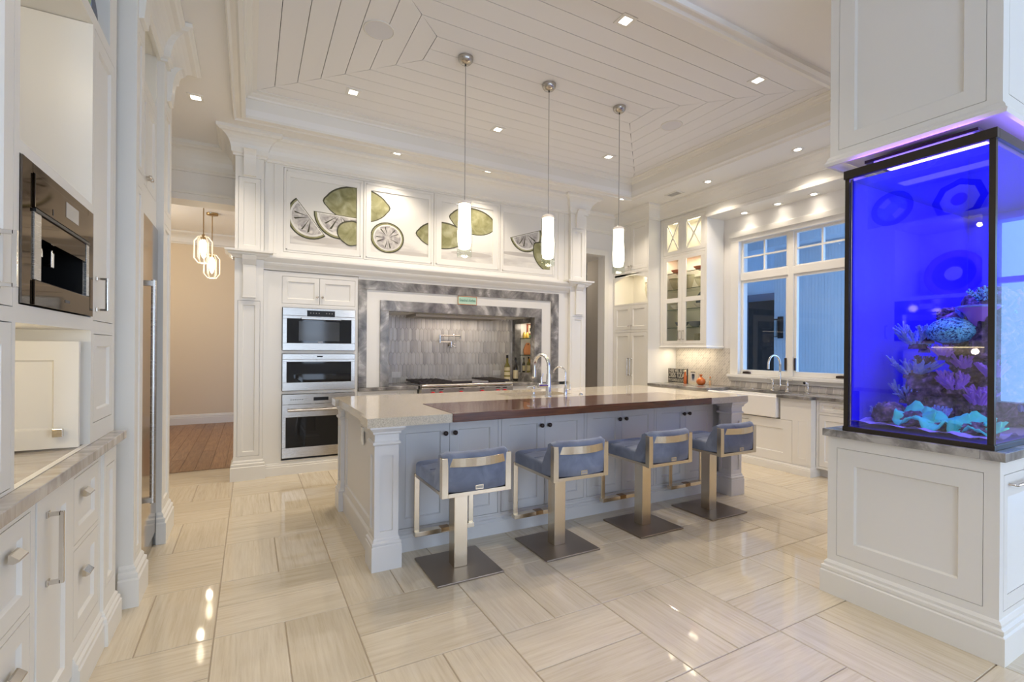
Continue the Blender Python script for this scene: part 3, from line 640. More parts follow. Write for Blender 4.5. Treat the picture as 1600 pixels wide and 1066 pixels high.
mb = MB(); n = 6; mb.add([(p[0], .006, p[1]) for p in pk] + [(p[0] * .90, 0, p[1] * .965) for p in pk], [(6, 7, 8, 9, 10, 11)] + [(k, (k + 1) % 6, 6 + (k + 1) % 6, 6 + k) for k in range(6)])
pkm = mb.mesh('tile', PICK)
for r in range(6):
    z = 1.675 - r * .158
    for c in range(38):
        x = 1.565 + c * .0505 + (.02525 if r % 2 else 0)
        if x > 3.36: continue
        o = bpy.data.objects.new('tile', pkm); COL.objects.link(o); o.parent = ra; o.location = (x, 6.172, z)
for x in (1.66, 3.12): MB().box(x - .06, x + .06, 6.164, 6.172, .955, 1.03).box(x - .04, x - .01, 6.161, 6.165, .965, 1.02).box(x + .01, x + .04, 6.161, 6.165, .965, 1.02).build('outlet_plate', PORC, ra, .001)
base_at(ra, 2.4, YH, .89)
hl = thing('hood_liner', 'slim steel hood liner under the top of the range alcove', 'range hood')
MB().cut(1.78, 3.02, 5.72, 6.14, 0, .03, [(1.84, 2.96, 5.78, 6.08)]).build('rim', mat('hood liner enamel', (.46, .41, .34), .5), hl)
for o in hl.children:
    for v in o.data.vertices: v.co = (v.co.x, v.co.z, 1.732 + v.co.y)
B(1.84, 2.96, 5.78, 6.08, 1.750, 1.760).build('baffle', STEEL, hl)
base_at(hl, 2.4, 5.9, 1.735)
area('hood_light', (2.4, 5.95, 1.73), (0, 0, 0), .9, .25, 2.6, (1, .85, .7))
# base cabinets and marble counter either side of the range top
for x0, x1, lab, n in ((1.062, 1.752, 'white base cabinet under the marble counter left of the range', 2), (2.985, 3.925, 'white base cabinet under the marble counter right of the range', 2)):
    t = thing('base_cabinet', lab, 'cabinet'); xs = [x0 + .03, (x0 + x1) / 2 + .12, x1 - .03] if x0 < 2 else [x0 + .03, x0 + .42, x1 - .25]
    MB().cut(x0, x1, .10, .845, YH, YH + .02, [(a + .012, b - .012, za, zb) for a, b in zip(xs, xs[1:]) for za, zb in ((.60, .82), (.13, .58))]).box(x0, x1, YH + .02, 6.17, .0, .845).box(x0, x1, YH - .01, YH + .02, 0, .10).build('carcass', WHITE, t)
    for a, b in zip(xs, xs[1:]):
        d = sdoor(t, a + .015, b - .015, .603, .817, YH, .04, 'drawer'); knob(d, (a + b) / 2, .70, YH)
        d = sdoor(t, a + .015, b - .015, .133, .577, YH); knob(d, b - .05, .53, YH)
    base_at(t, (x0 + x1) / 2, YH)
t = thing('range_counter', 'grey marble counter slab left of the steel range top', 'countertop'); MB().box(1.064, 1.752, YH - .04, 6.165, .85, .8895).build('slab', MARB, t, .003); base_at(t, 1.4, YH, .85)
t = thing('range_counter', 'grey marble counter slab right of the steel range top', 'countertop'); MB().box(2.985, 3.76, YH - .04, 5.66, .85, .8895).box(2.985, 3.379, 5.66, 6.165, .85, .8895).build('slab', MARB, t, .003); base_at(t, 3.3, YH, .85)
rt = thing('gas_range', 'wide steel gas range top with red knobs and griddle', 'range')
MB().box(1.76, 2.977, YH - .10, 6.12, .74, .905).build('body', STEEL, rt, .006)
MB().prism([(YH - .135, .74), (YH - .10, .74), (YH - .10, .885), (YH - .135, .865)], 'x', 1.76, 2.977).build('control_panel', STEEL, rt, .002)
MB().tube([(1.765, YH - .12, .893), (2.972, YH - .12, .893)], .018, 12).build('bullnose', STEEL, rt)
for x in (1.90, 2.0, 2.26, 2.54, 2.76, 2.86):
    k = MB().lathe([(.026, 0), (.026, -.008), (.022, -.012), (.020, -.045), (.016, -.05), (0, -.05)], (x, YH - .135, .80), 14, 'y').build('knob', RED, rt); k['label'] = 'red knob'
    B(x - .028, x + .028, YH - .142, YH - .135, .842, .852).build('knob_shade', IRON, rt)
def grate(x0, x1):
    mb = MB(); y0, y1 = YH - .05, 6.08
    for k in range(7): xx = x0 + (x1 - x0) * k / 6; mb.box(xx - .008, xx + .008, y0, y1, .918, .942)
    for k in range(5): yy = y0 + (y1 - y0) * k / 4; mb.box(x0, x1, yy - .008, yy + .008, .916, .938)
    for xx in (x0 + .15 * (x1 - x0), x0 + .85 * (x1 - x0)):
        for yy in (y0 + .13, y1 - .13): mb.lathe([(.05, .905), (.05, .915), (.03, .922), (0, .922)], (xx, yy, 0), 14)
    return mb.build('grate', IRON, rt)
grate(1.775, 2.165); grate(2.70, 2.96)
mb = MB().box(2.185, 2.44, YH - .03, 6.06, .905, .93).build('griddle', STEEL, rt, .003); MB().box(2.45, 2.68, YH - .03, 6.06, .905, .928).build('chrome_griddle', STEEL, rt, .003)
MB().box(2.185, 2.44, YH - .05, YH - .03, .905, .935).build('grease_trough', IRON, rt)
base_at(rt, 2.37, YH, .74)
pf = thing('pot_filler', 'folding nickel pot filler tap on the picket tile wall', 'faucet')
mb = MB(); yw = 6.1705
mb.lathe([(.036, yw), (.036, yw - .008), (.018, yw - .014), (.014, yw - .06)], (2.40, 0, 1.385), 16, 'y')
mb.build('wall_flange', NICKEL, pf)
MB().tube([(2.40, yw - .055, 1.36), (2.40, yw - .055, 1.43)], .013).tube([(2.40, yw - .055, 1.424), (2.235, yw - .06, 1.424)], .0105).lathe([(.014, 1.41), (.014, 1.52)], (2.235, yw - .06, 0), 12).build('lower_arm', NICKEL, pf)
MB().tube([(2.235, yw - .06, 1.512), (2.515, yw - .06, 1.512)], .0105).tube([(2.51, yw - .06, 1.512), (2.53, yw - .06, 1.512), (2.53, yw - .06, 1.47)], .012).lathe([(.016, 1.505), (.016, 1.535), (0, 1.54)], (2.43, yw - .06, 0), 12).build('upper_arm', NICKEL, pf)
MB().tube([(2.40, yw - .07, 1.385), (2.44, yw - .09, 1.36), (2.45, yw - .09, 1.345)], .008).tube([(2.42, yw - .085, 1.40), (2.45, yw - .085, 1.40)], .006).build('lever', NICKEL, pf)
base_at(pf, 2.4, yw, 1.38)
sg = thing('kitchen_sign', 'small pale green kitchen sign on top of the inner marble frame', 'sign'); MB().box(2.257, 2.51, YH - .016, YH - .002, 1.888, 1.99).build('board', TEAL, sg, .002)
def text(body, size, loc, rz, parent, m, name='lettering', ext=.0006, sxy=1):
    c = bpy.data.curves.new(name, 'FONT'); c.body = body; c.size = size; c.align_x = 'CENTER'; c.align_y = 'CENTER'; c.extrude = ext; c.materials.append(m)
    o = bpy.data.objects.new(name, c); COL.objects.link(o); dg = bpy.context.evaluated_depsgraph_get(); me = bpy.data.meshes.new_from_object(o.evaluated_get(dg)); bpy.data.objects.remove(o)
    o = bpy.data.objects.new(name, me); COL.objects.link(o); o.parent = parent; o.location = loc; o.rotation_euler = (rad(90), 0, rz); xs = [v.co.x for v in me.vertices]; o.scale.x = sxy if sxy > 0 else -sxy / (max(xs) - min(xs)); return o
text("Grandma's Kitchen", .05, (2.383, YH - .0168, 1.94), 0, sg, TEALINK, sxy=-.215)
MB().cut(2.255, 2.512, 1.886, 1.992, YH - .018, YH - .014, [(2.262, 2.505, 1.893, 1.985)]).build('edge_border', TERRA, sg)
base_at(sg, 2.38, YH - .01, 1.888)
# bottles and niche things
def bottle(x, y, z, h, r, m, label, lab=True, rings=1, name='oil_bottle'):
    t = thing(name, label, 'bottle', (x, y, z))
    MB().lathe([(r * .9, 0), (r, .006), (r, h * .52), (r * .85, h * .60), (r * .38, h * .70), (r * .33, h * .9), (r * .33, h * .93)], (0, 0, 0), 18).build('glass_body', m, t)
    MB().lathe([(r * .36, h * .88), (r * .38, h * .90), (r * .38, h), (0, h)], (0, 0, 0), 14).build('cap', BLACK, t)
    if lab:
        for k in range(rings):
            a, b = (.10, .46) if rings == 1 else (.04 + k * .18, .04 + k * .18 + .13)
            MB().lathe([(r * 1.012, h * a), (r * 1.012, h * b)], (0, 0, 0), 18).build('paper_label', LABEL, t)
    return t
bottle(3.165, 5.93, .89, .365, .043, OLIVEG, 'olive oil bottle with three pale labels by the range', rings=3)
bottle(3.285, 5.90, .89, .33, .036, DKBOT, 'dark slim bottle with one cream label by the range')
for z in (1.245, 1.485):
    t = thing('glass_shelf', ['lower glass shelf in the spice niche', 'upper glass shelf in the spice niche'][z > 1.3], 'shelf', (3.63, 5.88, z)); MB().box(-.16, .165, -.22, .222, 0, .01).build('pane', MATS['clear glass'], t); MB().box(-.165, -.16, -.22, .222, 0, .01).build('front_edge', mat('green glass edge', (.03, .07, .05), .2) if 'green glass edge' not in MATS else MATS['green glass edge'], t)
for x, l in ((3.495, 'yellow ceramic jar on the upper niche shelf, nearer the range'), (3.545, 'yellow ceramic jar on the upper niche shelf beside the green bowl')):
    t = thing('ceramic_jar', l, 'jar', (x, 6.03, 1.495)); MB().lathe([(.018, 0), (.024, .01), (.025, .05), (.018, .075), (.007, .085)], (0, 0, 0), 16).build('body', YELLOW, t); MB().lathe([(.009, .085), (.009, .092), (0, .094)], (0, 0, 0), 10).build('lid', YELLOW, t)
t = thing('ceramic_bowl', 'small green bowl on the upper niche shelf', 'bowl', (3.612, 6.02, 1.495)); MB().lathe([(.018, 0), (.034, .02), (.037, .045), (.032, .045), (.026, .02), (0, .012)], (0, 0, 0), 18).build('body', GREENC, t); MB().lathe([(.038, .045), (.038, .049), (.032, .049)], (0, 0, 0), 18).build('rim', GREENC, t)
t = thing('picture_frame', 'small red framed print in the spice niche', 'picture', (3.65, 6.088, 1.55)); MB().cut(-.075, .075, 0, .165, 0, .012, [(-.052, .052, .022, .143)]).build('frame', REDW, t); B(-.052, .052, .006, .01, .022, .143).build('print', PAPERW, t); B(-.025, .008, .004, .0062, .05, .10).build('motif', INK, t)
t = thing('cutting_board', 'terracotta coloured board leaning in the spice niche', 'board', (3.585, 6.05, 1.257)); mb = MB().prism([(-.075, 0), (.075, 0), (.075, .08), (.045, .14), (.02, .175), (-.02, .175), (-.045, .14), (-.075, .08)], 'y', 0, .018).build('body', TERRA, t, .003); mb.rotation_euler.x = rad(-8); MB().lathe([(.010, -.002), (.010, .0)], (0, 0, .15), 10, 'y').build('hanging_hole', DRK, t).rotation_euler.x = rad(-8)
bottle(3.415 + .085, 6.045, 1.001, .215, .022, DKBOT, 'short dark red bottle at the back of the niche floor', name='spice_bottle')
bottle(3.56, 6.01, 1.001, .225, .026, OLIVEG, 'olive bottle with a yellow label standing in the niche', name='spice_bottle')
t = thing('spice_packet', 'orange packet standing at the end of the niche floor', 'packet', (3.625, 6.03, 1.001)); MB().box(-.03, .03, -.03, .03, 0, .20).build('carton', ORANGE, t, .004); B(-.02, .02, -.0312, -.03, .05, .14).build('paper_label', LABEL, t)
t = thing('recipe_book', 'white booklet standing between the two niche bottles', 'book', (3.52, 6.085, 1.001)); MB().box(-.03, .03, -.008, .008, 0, .19).build('cover', PORC, t); B(-.028, .031, -.006, .006, .004, .186).build('pages', PAPERW, t)
point('niche_light', (3.58, 5.88, 1.67), 1.6)
t = thing('niche_light', 'tiny round light in the top of the spice niche', 'light', (3.58, 5.95, 1.704)); MB().lathe([(.016, 0), (.016, -.004), (.022, -.004), (.022, 0)], (0, 0, 0), 14).build('trim_ring', WHITE, t); MB().lathe([(.015, -.003), (0, -.003)], (0, 0, 0), 12).build('lens', BULB, t)

# ------------------------------------------------------------------ island
isl = thing('kitchen_island', 'large pale grey panelled kitchen island with corner pillars', 'island')
IX0, IX1, IY0, IY1, IZ = .685, 3.995, 3.10, 4.20, .862
un = [(.835, 1.585), (1.61, 2.36), (2.385, 3.125), (3.15, 3.885)]
MB().cut(IX0 + .1, IX1 - .1, .10, IZ, IY0, IY0 + .02, [(a, b, .145, .838) for a, b in un]).box(IX0 + .02, IX1 - .02, IY0 + .02, IY1, 0, .70).box(IX0 + .02, IX1 - .02, IY0 + .02, 3.60, .70, IZ).box(IX0 + .02, IX1 - .02, 4.08, IY1, .70, IZ).box(IX0 + .02, 1.95, 3.6, 4.08, .70, IZ).box(2.75, IX1 - .02, 3.6, 4.08, .70, IZ).build('carcass', GREY, isl)
for a, b in un:
    m_ = (a + b) / 2
    for x0, x1, kx in ((a + .003, m_ - .0015, m_ - .035), (m_ + .0015, b - .003, m_ + .035)):
        d = sdoor(isl, x0, x1, .148, .835, IY0, .062, m=GREY); knob(d, kx, .755, IY0, RUBBER, .0165, 'round black knob')
MB().mould([(IX0 + .1, IY0), (IX1 - .1, IY0)], basep(.135, .022)).build('base_moulding', GREY, isl)
def ipillar(x0, x1, y0, y1, faces):
    mb = MB().box(x0 + .012, x1 - .012, y0 + .012, y1 - .012, 0, IZ)
    loops = [(x0, y0), (x0, y1), (x1, y1), (x1, y0)]
    p = mb.build('pillar', GREY, isl)
    for fc in faces:
        w = (x1 - x0) if fc in 'fb' else (y1 - y0)
        e_ = .0125 if fc in 'lr' else 0
        q = MB().cut(e_, w - e_, .0, IZ, 0, .012, [(.034, w - .034, .23, .685)])
        if fc == 'f': q.v = [(x0 + x, y0 + y, z) for x, y, z in q.v]
        if fc == 'b': q.v = [(x1 - x, y1 - y, z) for x, y, z in q.v]
        if fc == 'l': q.v = [(x0 + y, y1 - x, z) for x, y, z in q.v]
        if fc == 'r': q.v = [(x1 - y, y0 + x, z) for x, y, z in q.v]
        q.build('panel_face', GREY, p)
        
    MB().mould(loops[::-1], [(0, 0), (.018, 0), (.018, .145), (.013, .15), (.016, .158), (.016, .168), (.006, .176), (.006, .186), (0, .195)], True).build('plinth', GREY, p, .001)
    cap = MB().mould(loops[::-1], [(0, .748), (.006, .748), (.012, .756), (.012, .764), (.004, .772), (0, .772)], True)
    cap.mould(loops[::-1], [(0, .815), (.006, .815), (.012, .822), (.012, .83), (.03, .85), (.034, .852), (.034, IZ), (0, IZ)], True).build('capital', GREY, p, .001)
ipillar(.655, .800, 2.895, 3.04, 'flr'); ipillar(3.885, 4.03, 2.895, 3.04, 'flr'); ipillar(.655, .800, 4.105, 4.25, 'flb'); ipillar(3.885, 4.03, 4.105, 4.25, 'fbr')
for xs, rz, lab in ((IX0, -1, 'e'), (IX1, 1, 'w')):
    q = MB().shaker(0, 1.065, .15, .835, 0, fw=.07)
    q.v = [(xs + y, 4.105 - x, z) for x, y, z in q.v] if rz < 0 else [(xs - y, 3.04 + x, z) for x, y, z in q.v]
    q.build('end_panel', GREY, isl)
    q = MB().box(xs + (.018 if rz < 0 else -.022), xs + (.022 if rz < 0 else -.018), 3.03, 4.115, 0, IZ); q.build('end_backing', GREY, isl)
    MB().mould([(xs, 4.105), (xs, 3.04)] if rz < 0 else [(xs, 3.04), (xs, 4.105)], [(0, 0), (.012, 0), (.012, .125), (.016, .13), (.014, .15), (.004, .162), (0, .162)]).build('base_moulding', GREY, isl)
    MB().mould([(xs, 4.105), (xs, 3.04)] if rz < 0 else [(xs, 3.04), (xs, 4.105)], [(0, .838), (.012, .845), (.014, IZ), (0, IZ)]).build('top_moulding', GREY, isl)
op = B(-.005, 0, 0, .07, 0, .115).build('outlet_plate', PORC, isl); op.location = (IX0 - .0005, 3.36, .672)
B(-.007, -.005, .018, .052, .02, .052).build('socket', PORC, op); B(-.007, -.005, .018, .052, .063, .095).build('socket', PORC, op)
base_at(isl, 2.34, 3.1)
ct = thing('island_countertop', 'thick beige speckled stone countertop on the island with notched corners', 'countertop')
def rects(holes, x0, x1, y0, y1, z0, z1):
    q = MB().cut(x0, x1, y0, y1, 0, z1 - z0, [(a, b, c, d) for a, b, c, d in holes]); q.v = [(x, z, z0 + y) for x, y, z in q.v]; return q
CT = .917; BX0, BX1, BY1 = 1.135, 3.565, 3.47
rects([(BX0, BX1, 2.8, BY1), (2.02, 2.66, 3.68, 4.04), (.5, .640, 4.24, 4.4), (.5, .632, 3.08, 4.07), (4.04, 4.2, 3.08, 4.07)], .604, 4.07, 2.86, 4.29, .862, CT).build('slab', QUARTZ, ct)
base_at(ct, 2.34, 3.5, .862)
br = thing('bar_counter', 'dark glossy walnut bar top let into the island front edge', 'bar counter'); MB().box(BX0 + .001, BX1 - .001, 2.852, BY1 - .001, .8625, CT + .0025).build('slab', WALNUT, br, .003); base_at(br, 2.35, 3.15, .862)
sk = thing('undermount_sink', 'undermount sink let into the island stone top', 'sink')
q = rects([], 2.02, 2.66, 3.68, 4.04, .705, .712); q.box(2.0, 2.022, 3.66, 4.06, .705, .861).box(2.658, 2.68, 3.66, 4.06, .705, .861).box(2.022, 2.658, 3.66, 3.682, .705, .861).box(2.022, 2.658, 4.038, 4.06, .705, .861); q.build('basin', QUARTZ, sk)
MB().lathe([(.04, .713), (.036, .716), (0, .715)], (2.34, 3.88, 0), 16).build('drain', CHROME, sk); base_at(sk, 2.34, 3.86, .705)
fa = thing('kitchen_faucet', 'tall chrome gooseneck faucet with side lever on the island', 'faucet', (2.325, 3.575, CT))
MB().lathe([(.032, 0), (.032, .006), (.025, .012), (.024, .12), (.021, .16), (.020, .20)], (0, 0, 0), 20).build('body', CHROME, fa)
dx, dy = -.14, .99; rr = .098
pts = [(0, 0, .16), (0, 0, .27)] + [(dx * rr * (1 - cos(a)), dy * rr * (1 - cos(a)), .27 + rr * sin(a)) for a in [pi * k / 12 for k in range(13)]] + [(dx * 2 * rr, dy * 2 * rr, .22)]
MB().tube(pts, .0165, 14).build('spout', CHROME, fa)
MB().tube([(dx * 2 * rr, dy * 2 * rr, .225), (dx * 2 * rr, dy * 2 * rr, .16)], .019, 14).tube([(dx * 2 * rr, dy * 2 * rr, .165), (dx * 2 * rr - .03, dy * 2 * rr - .02, .16)], .010).build('spray_head', CHROME, fa)
MB().tube([(0, 0, .10), (-.085, -.005, .10)], .017, 14).lathe([(.021, -.11), (.021, -.085)], (0, -.005, .10), 16, 'x').build('valve', CHROME, fa)
MB().tube([(-.075, -.005, .115), (-.08, -.005, .165), (-.06, -.005, .205)], .006, 8, [.008, .006, .005]).build('lever', CHROME, fa)
f2 = thing('filter_faucet', 'small slim chrome gooseneck filter tap on the island', 'faucet', (2.515, 3.585, CT))
MB().lathe([(.016, 0), (.016, .07), (.010, .075), (.009, .10)], (0, 0, 0), 16).build('body', CHROME, f2); rr = .058
MB().tube([(0, 0, .09), (0, 0, .20)] + [(dx * rr * (1 - cos(a)) - .02 * (1 - cos(a)), dy * rr * (1 - cos(a)), .20 + rr * sin(a)) for a in [pi * k / 10 for k in range(11)]], .007, 10).build('spout', CHROME, f2)
MB().tube([(.012, 0, .05), (.05, .0, .05)], .005).tube([(.05, 0, .045), (.05, 0, .10)], .004).build('lever', CHROME, f2)
sd = thing('soap_dispenser', 'short chrome soap dispenser pump on the island', 'soap dispenser', (2.185, 3.60, CT))
MB().lathe([(.021, 0), (.021, .006), (.013, .012), (.013, .06), (.015, .062), (.015, .095), (0, .10)], (0, 0, 0), 16).build('body', CHROME, sd); MB().tube([(0, 0, .09), (-.04, .02, .088), (-.05, .025, .08)], .005).build('spout', CHROME, sd)
ab = thing('air_switch', 'small chrome button on the island beside the filter tap', 'switch', (2.70, 3.60, CT)); MB().lathe([(.019, 0), (.019, .007), (.014, .010)], (0, 0, 0), 16).build('rim', CHROME, ab); MB().lathe([(.012, .009), (.012, .014), (0, .015)], (0, 0, 0), 14).build('button', CHROME, ab)

# ------------------------------------------------------------------ bar stools
def make_stool():
    t = thing('bar_stool', 'x', 'stool')
    MB().box(-.21, .21, -.21, .21, 0, .012).build('base_plate', BASEM, t, .003)
    MB().box(-.043, .043, -.043, .043, .012, .53).build('pedestal', STOOLM, t, .002)
    fr = MB().box(-.20, -.165, -.27, .25, .515, .535).box(.165, .20, -.27, .25, .515, .535).box(-.165, .165, -.06, .06, .515, .535).box(-.165, .165, -.27, -.23, .515, .53).build('seat_frame', STOOLM, t, .002)
    # curved back frame: two posts, a bottom bar, a bowed top bar
    bf = MB(); yb = -.27
    bf.box(-.213, -.176, yb - .012, yb + .025, .515, .735).box(.176, .213, yb - .012, yb + .025, .515, .735).box(-.176, .176, yb - .012, yb + .02, .515, .538)
    n = 12; arc = lambda x: yb - .012 - .045 * (1 - (x / .176) ** 2)
    for k in range(n):
        xa, xb = -.176 + .352 * k / n, -.176 + .352 * (k + 1) / n; ya, yb2 = arc(xa), arc(xb)
        bf.add([(xa, ya, .685), (xb, yb2, .685), (xb, yb2 + .012, .685), (xa, ya + .012, .685), (xa, ya, .733), (xb, yb2, .733), (xb, yb2 + .012, .733), (xa, ya + .012, .733)], [(0, 3, 2, 1), (4, 5, 6, 7), (0, 1, 5, 4), (2, 3, 7, 6)])
    bf.build('back_frame', STOOLM, t, .0015)
    fo = MB(); yf = .235
    fo.box(-.205, -.171, yf, yf + .012, .16, .535).box(.171, .205, yf, yf + .012, .16, .535).box(-.205, .205, yf - .02, yf + .03, .135, .165)
    fo.build('footrest', STOOLM, t, .002)
    B(-.03, .03, yf - .021, yf + .031, .140, .1665).build('footrest_scuff', mat('worn brass', (.28, .17, .08), .35, 1) if 'worn brass' not in MATS else MATS['worn brass'], t)
    # cushion: rounded prism seat and curved back
    def rbox(x0, x1, y0, y1, z0, z1, r, name, crown=0):
        mb = MB(); nx, ny = 12, 12; rows = []
        prof = [(0, z0), (-.0, z0 + .01)] + [(r * (1 - cos(a)), z1 - r + r * sin(a)) for a in [pi / 2 * k / 4 for k in range(5)]]
        vs = []; fs = []
        def loop(ins, z):
            P = []; xa, xb, ya, yb_ = x0 + ins, x1 - ins, y0 + ins, y1 - ins; rc = .03
            for cx_, cy_, a0 in ((xb - rc, yb_ - rc, 0), (xa + rc, yb_ - rc, pi / 2), (xa + rc, ya + rc, pi), (xb - rc, ya + rc, 3 * pi / 2)):
                for k in range(4): a = a0 + pi / 2 * k / 3; P.append((cx_ + rc * cos(a), cy_ + rc * sin(a), z))
            return P
        for ins, z in prof: vs += loop(ins, z)
        vs += loop(.10, z1 + crown); m = 16
        for j in range(len(prof)):
            for k in range(m): fs.append((j * m + k, j * m + (k + 1) % m, (j + 1) * m + (k + 1) % m, (j + 1) * m + k))
        fs.append(tuple(range(len(prof) * m, (len(prof) + 1) * m))); mb.add(vs, fs, True)
        mb.add(vs[:m], [tuple(range(m))[::-1]])
        return mb.build(name, VELVET, t)
    seat = rbox(-.20, .20, -.20, .25, .536, .615, .022, 'seat', .006)
    seam = MB().tube([(-.19, .12, .617), (0, .12, .622), (.19, .12, .617)], .003, 6).tube([(-.19, -.02, .617), (0, -.02, .622), (.19, -.02, .617)], .003, 6).build('seam', VELVET, seat); seam['label'] = 'stitched seams of the seat cushion'
    # backrest: profile (y,z) swept across x with rear bow
    prof = [(-.125, .60), (-.15, .655), (-.185, .72), (-.21, .752), (-.238, .765), (-.262, .757), (-.275, .737), (-.268, .60), (-.262, .545), (-.12, .545)]
    vs = []; fs = []; n = 14; k = len(prof)
    for i in range(n + 1):
        x = -.205 + .41 * i / n; bow = -.040 * (1 - min(1, abs(x / .205)) ** 2); e = max(0, abs(x) - .18) / .025
        for y, z in prof:
            w = bow if y < -.2 else bow * .25
            vs.append((x, y + w + (.010 * e * e if y < -.2 else -.010 * e * e), z - (.014 * e * e if z > .7 else 0)))
    for i in range(n):
        for j in range(k): fs.append((i * k + j, i * k + (j + 1) % k, (i + 1) * k + (j + 1) % k, (i + 1) * k + j))
    mb = MB().add(vs, fs, True); mb.add(vs[:k], [tuple(range(k))]); mb.add(vs[-k:], [tuple(range(k))[::-1]])
    bk = mb.build('backrest', VELVET, t)
    B(-.024, .024, -.306, -.300, .551, .576).build('maker_plate', STOOLM, t)
    B(-.02, .02, -.3065, -.306, .556, .571).build('plate_inset', SCREEN, t)
    return t
st = make_stool()
SPOTS = [(1.128, 2.735, 'blue velvet bar stool nearest the left end of the island, first of four'), (1.845, 2.725, 'blue velvet bar stool, second of four from the left end of the island'),
         (2.637, 2.73, 'blue velvet bar stool, third of four from the left end of the island'), (3.385, 2.735, 'blue velvet bar stool by the right end pillar of the island, last of four')]
for i, (x, y, l) in enumerate(SPOTS):
    o = st if i == 0 else copy_tree(st); o.location = (x, y, 0); tag(o, l, 'stool', 'bar stools along the island')

# ------------------------------------------------------------------ pendants
def make_pendant():
    t = thing('pendant_light', 'x', 'pendant')
    MB().lathe([(.062, 0), (.062, -.012), (.058, -.030), (.042, -.048), (.012, -.058), (0, -.059)], (0, 0, 0), 28).build('canopy', STEEL, t)
    MB().lathe([(.006, -.058), (.006, -.07), (0, -.072)], (0, 0, 0), 10).build('cord_grip', BLACK, t)
    zt = 2.53 - TZ; zb = 2.075 - TZ
    MB().tube([(0, 0, -.06), (0, 0, zt)], .0028, 8).build('cord', MATS['cord'], t)
    MB().lathe([(0, zt + .004), (.030, zt), (.052, zt - .012), (.054, zt - .03)], (0, 0, 0), 24).build('cap', MATS['frosted cap'], t)
    h = zt - .03 - (zb + .065)
    MB().lathe([(.050, zt - .03), (.051, zt - .03 - h * .35), (.057, zt - .03 - h * .62), (.055, zt - .03 - h * .85), (.046, zb + .07), (.030, zb + .062), (0, zb + .060)], (0, 0, 0), 24).build('opal_diffuser', PGLOW, t)
    MB().lathe([(.058, zt - .03), (.059, zt - h * .4), (.066, zt - .03 - h * .64), (.062, zb + .06), (.060, zb), (.058, zb), (.060, zb + .06)], (0, 0, 0), 24).build('glass_cylinder', CGLASS, t)
    for s in (-1, 1): MB().tube([(s * .05, 0, zt - .035), (s * .072, 0, zt - .035)], .003, 6).build('pin', CHROME, t)
    return t
mat('cord', (.35, .34, .33), .4, .6); mat('frosted cap', (.80, .74, .68), .4)
pn = make_pendant()
for i, (x, l) in enumerate(((1.515, 'slim glass pendant lamp over the island, nearest the ovens'), (2.318, 'slim glass pendant lamp over the middle of the island'), (3.13, 'slim glass pendant lamp over the island, nearest the window'))):
    o = pn if i == 0 else copy_tree(pn); o.location = (x, 3.59, TZ); tag(o, l, 'pendant', 'pendant lamps over the island'); point('pendant_glow', (x, 3.59, 2.02), 4.5, (1, .86, .66), .05)

# ------------------------------------------------------------------ window over the sink (local x = -Y, local y = X - wall)
win = struct(thing('window_1', 'white framed window with divided transoms over the sink', 'window', (XW, 0, 0), R90)); del win['category']
a0, a1, am = -4.19, -2.83, -3.51
MB().cut(a0 - .12, a1 + .12, .93, 2.91, -.03, 0, [(a0, a1, 1.02, 2.80)]).build('casing', WHITE, win, .004)
MB().cut(a0 - .14, a1 + .14, 2.86, 2.935, -.045, 0, []).build('head_moulding', WHITE, win, .004)
MB().box(a0 - .14, a1 + .14, -.075, 0, .985, 1.02).prism([(0, .93), (-.03, .93), (-.035, .95), (-.05, .97), (-.06, .986), (0, .986)], 'x', a0 - .13, a1 + .13).build('sill_board', WHITE, win, .003)
MB().box(a0 - .02, a0, 0, .16, 1.02, 2.86).box(a1, a1 + .02, 0, .16, 1.02, 2.86).box(a0, a1, 0, .16, 2.80, 2.86).box(a0, a1, 0, .16, 1.0, 1.03).build('jamb', WHITE, win)
MB().box(a0, a1, .02, .12, 2.275, 2.37).build('transom_rail', WHITE, win, .004); MB().box(am - .035, am + .035, .018, .122, 1.03, 2.80).build('mullion', WHITE, win, .004)
for x0, x1 in ((a0, am - .035), (am + .035, a1)):
    s = MB().cut(x0, x1, 1.03, 2.275, .035, .085, [(x0 + .032, x1 - .032, 1.085, 2.243)]).build('sash', WHITE, win, .003)
    B(x0 + .03, x1 - .03, .056, .062, 1.083, 2.245).build('pane', WGLASS, s)
    hx = x0 + .10 if x0 < am - .3 else x1 - .10
    c = MB().prism([(hx - .05, 1.035), (hx + .05, 1.035), (hx + .045, 1.055), (hx + .01, 1.065), (hx - .045, 1.06)], 'y', .0, .034).build('crank_handle', RUBBER, s, .003)
    lx = am - .06 if x0 < am - .3 else am + .06
    MB().box(lx - .008, lx + .008, .01, .036, 1.10, 1.25).build('lock_lever', RUBBER, s, .002)
    s = MB().cut(x0, x1, 2.37, 2.80, .035, .085, [(x0 + .03, x1 - .03, 2.385, 2.772)]).build('transom_sash', WHITE, win, .003)
    xm, zm = (x0 + x1) / 2, 2.585
    for p, q, r_, t_ in ((x0 + .03, xm, 2.385, zm), (xm, x1 - .03, 2.385, zm), (x0 + .03, xm, zm, 2.772), (xm, x1 - .03, zm, 2.772)): B(p, q, .056, .062, r_, t_).build('pane', WGLASS, s)
    B(xm - .01, xm + .01, .04, .08, 2.385, 2.772).build('muntin', WHITE, s); B(x0 + .03, x1 - .03, .041, .079, zm - .01, zm + .01).build('muntin', WHITE, s)
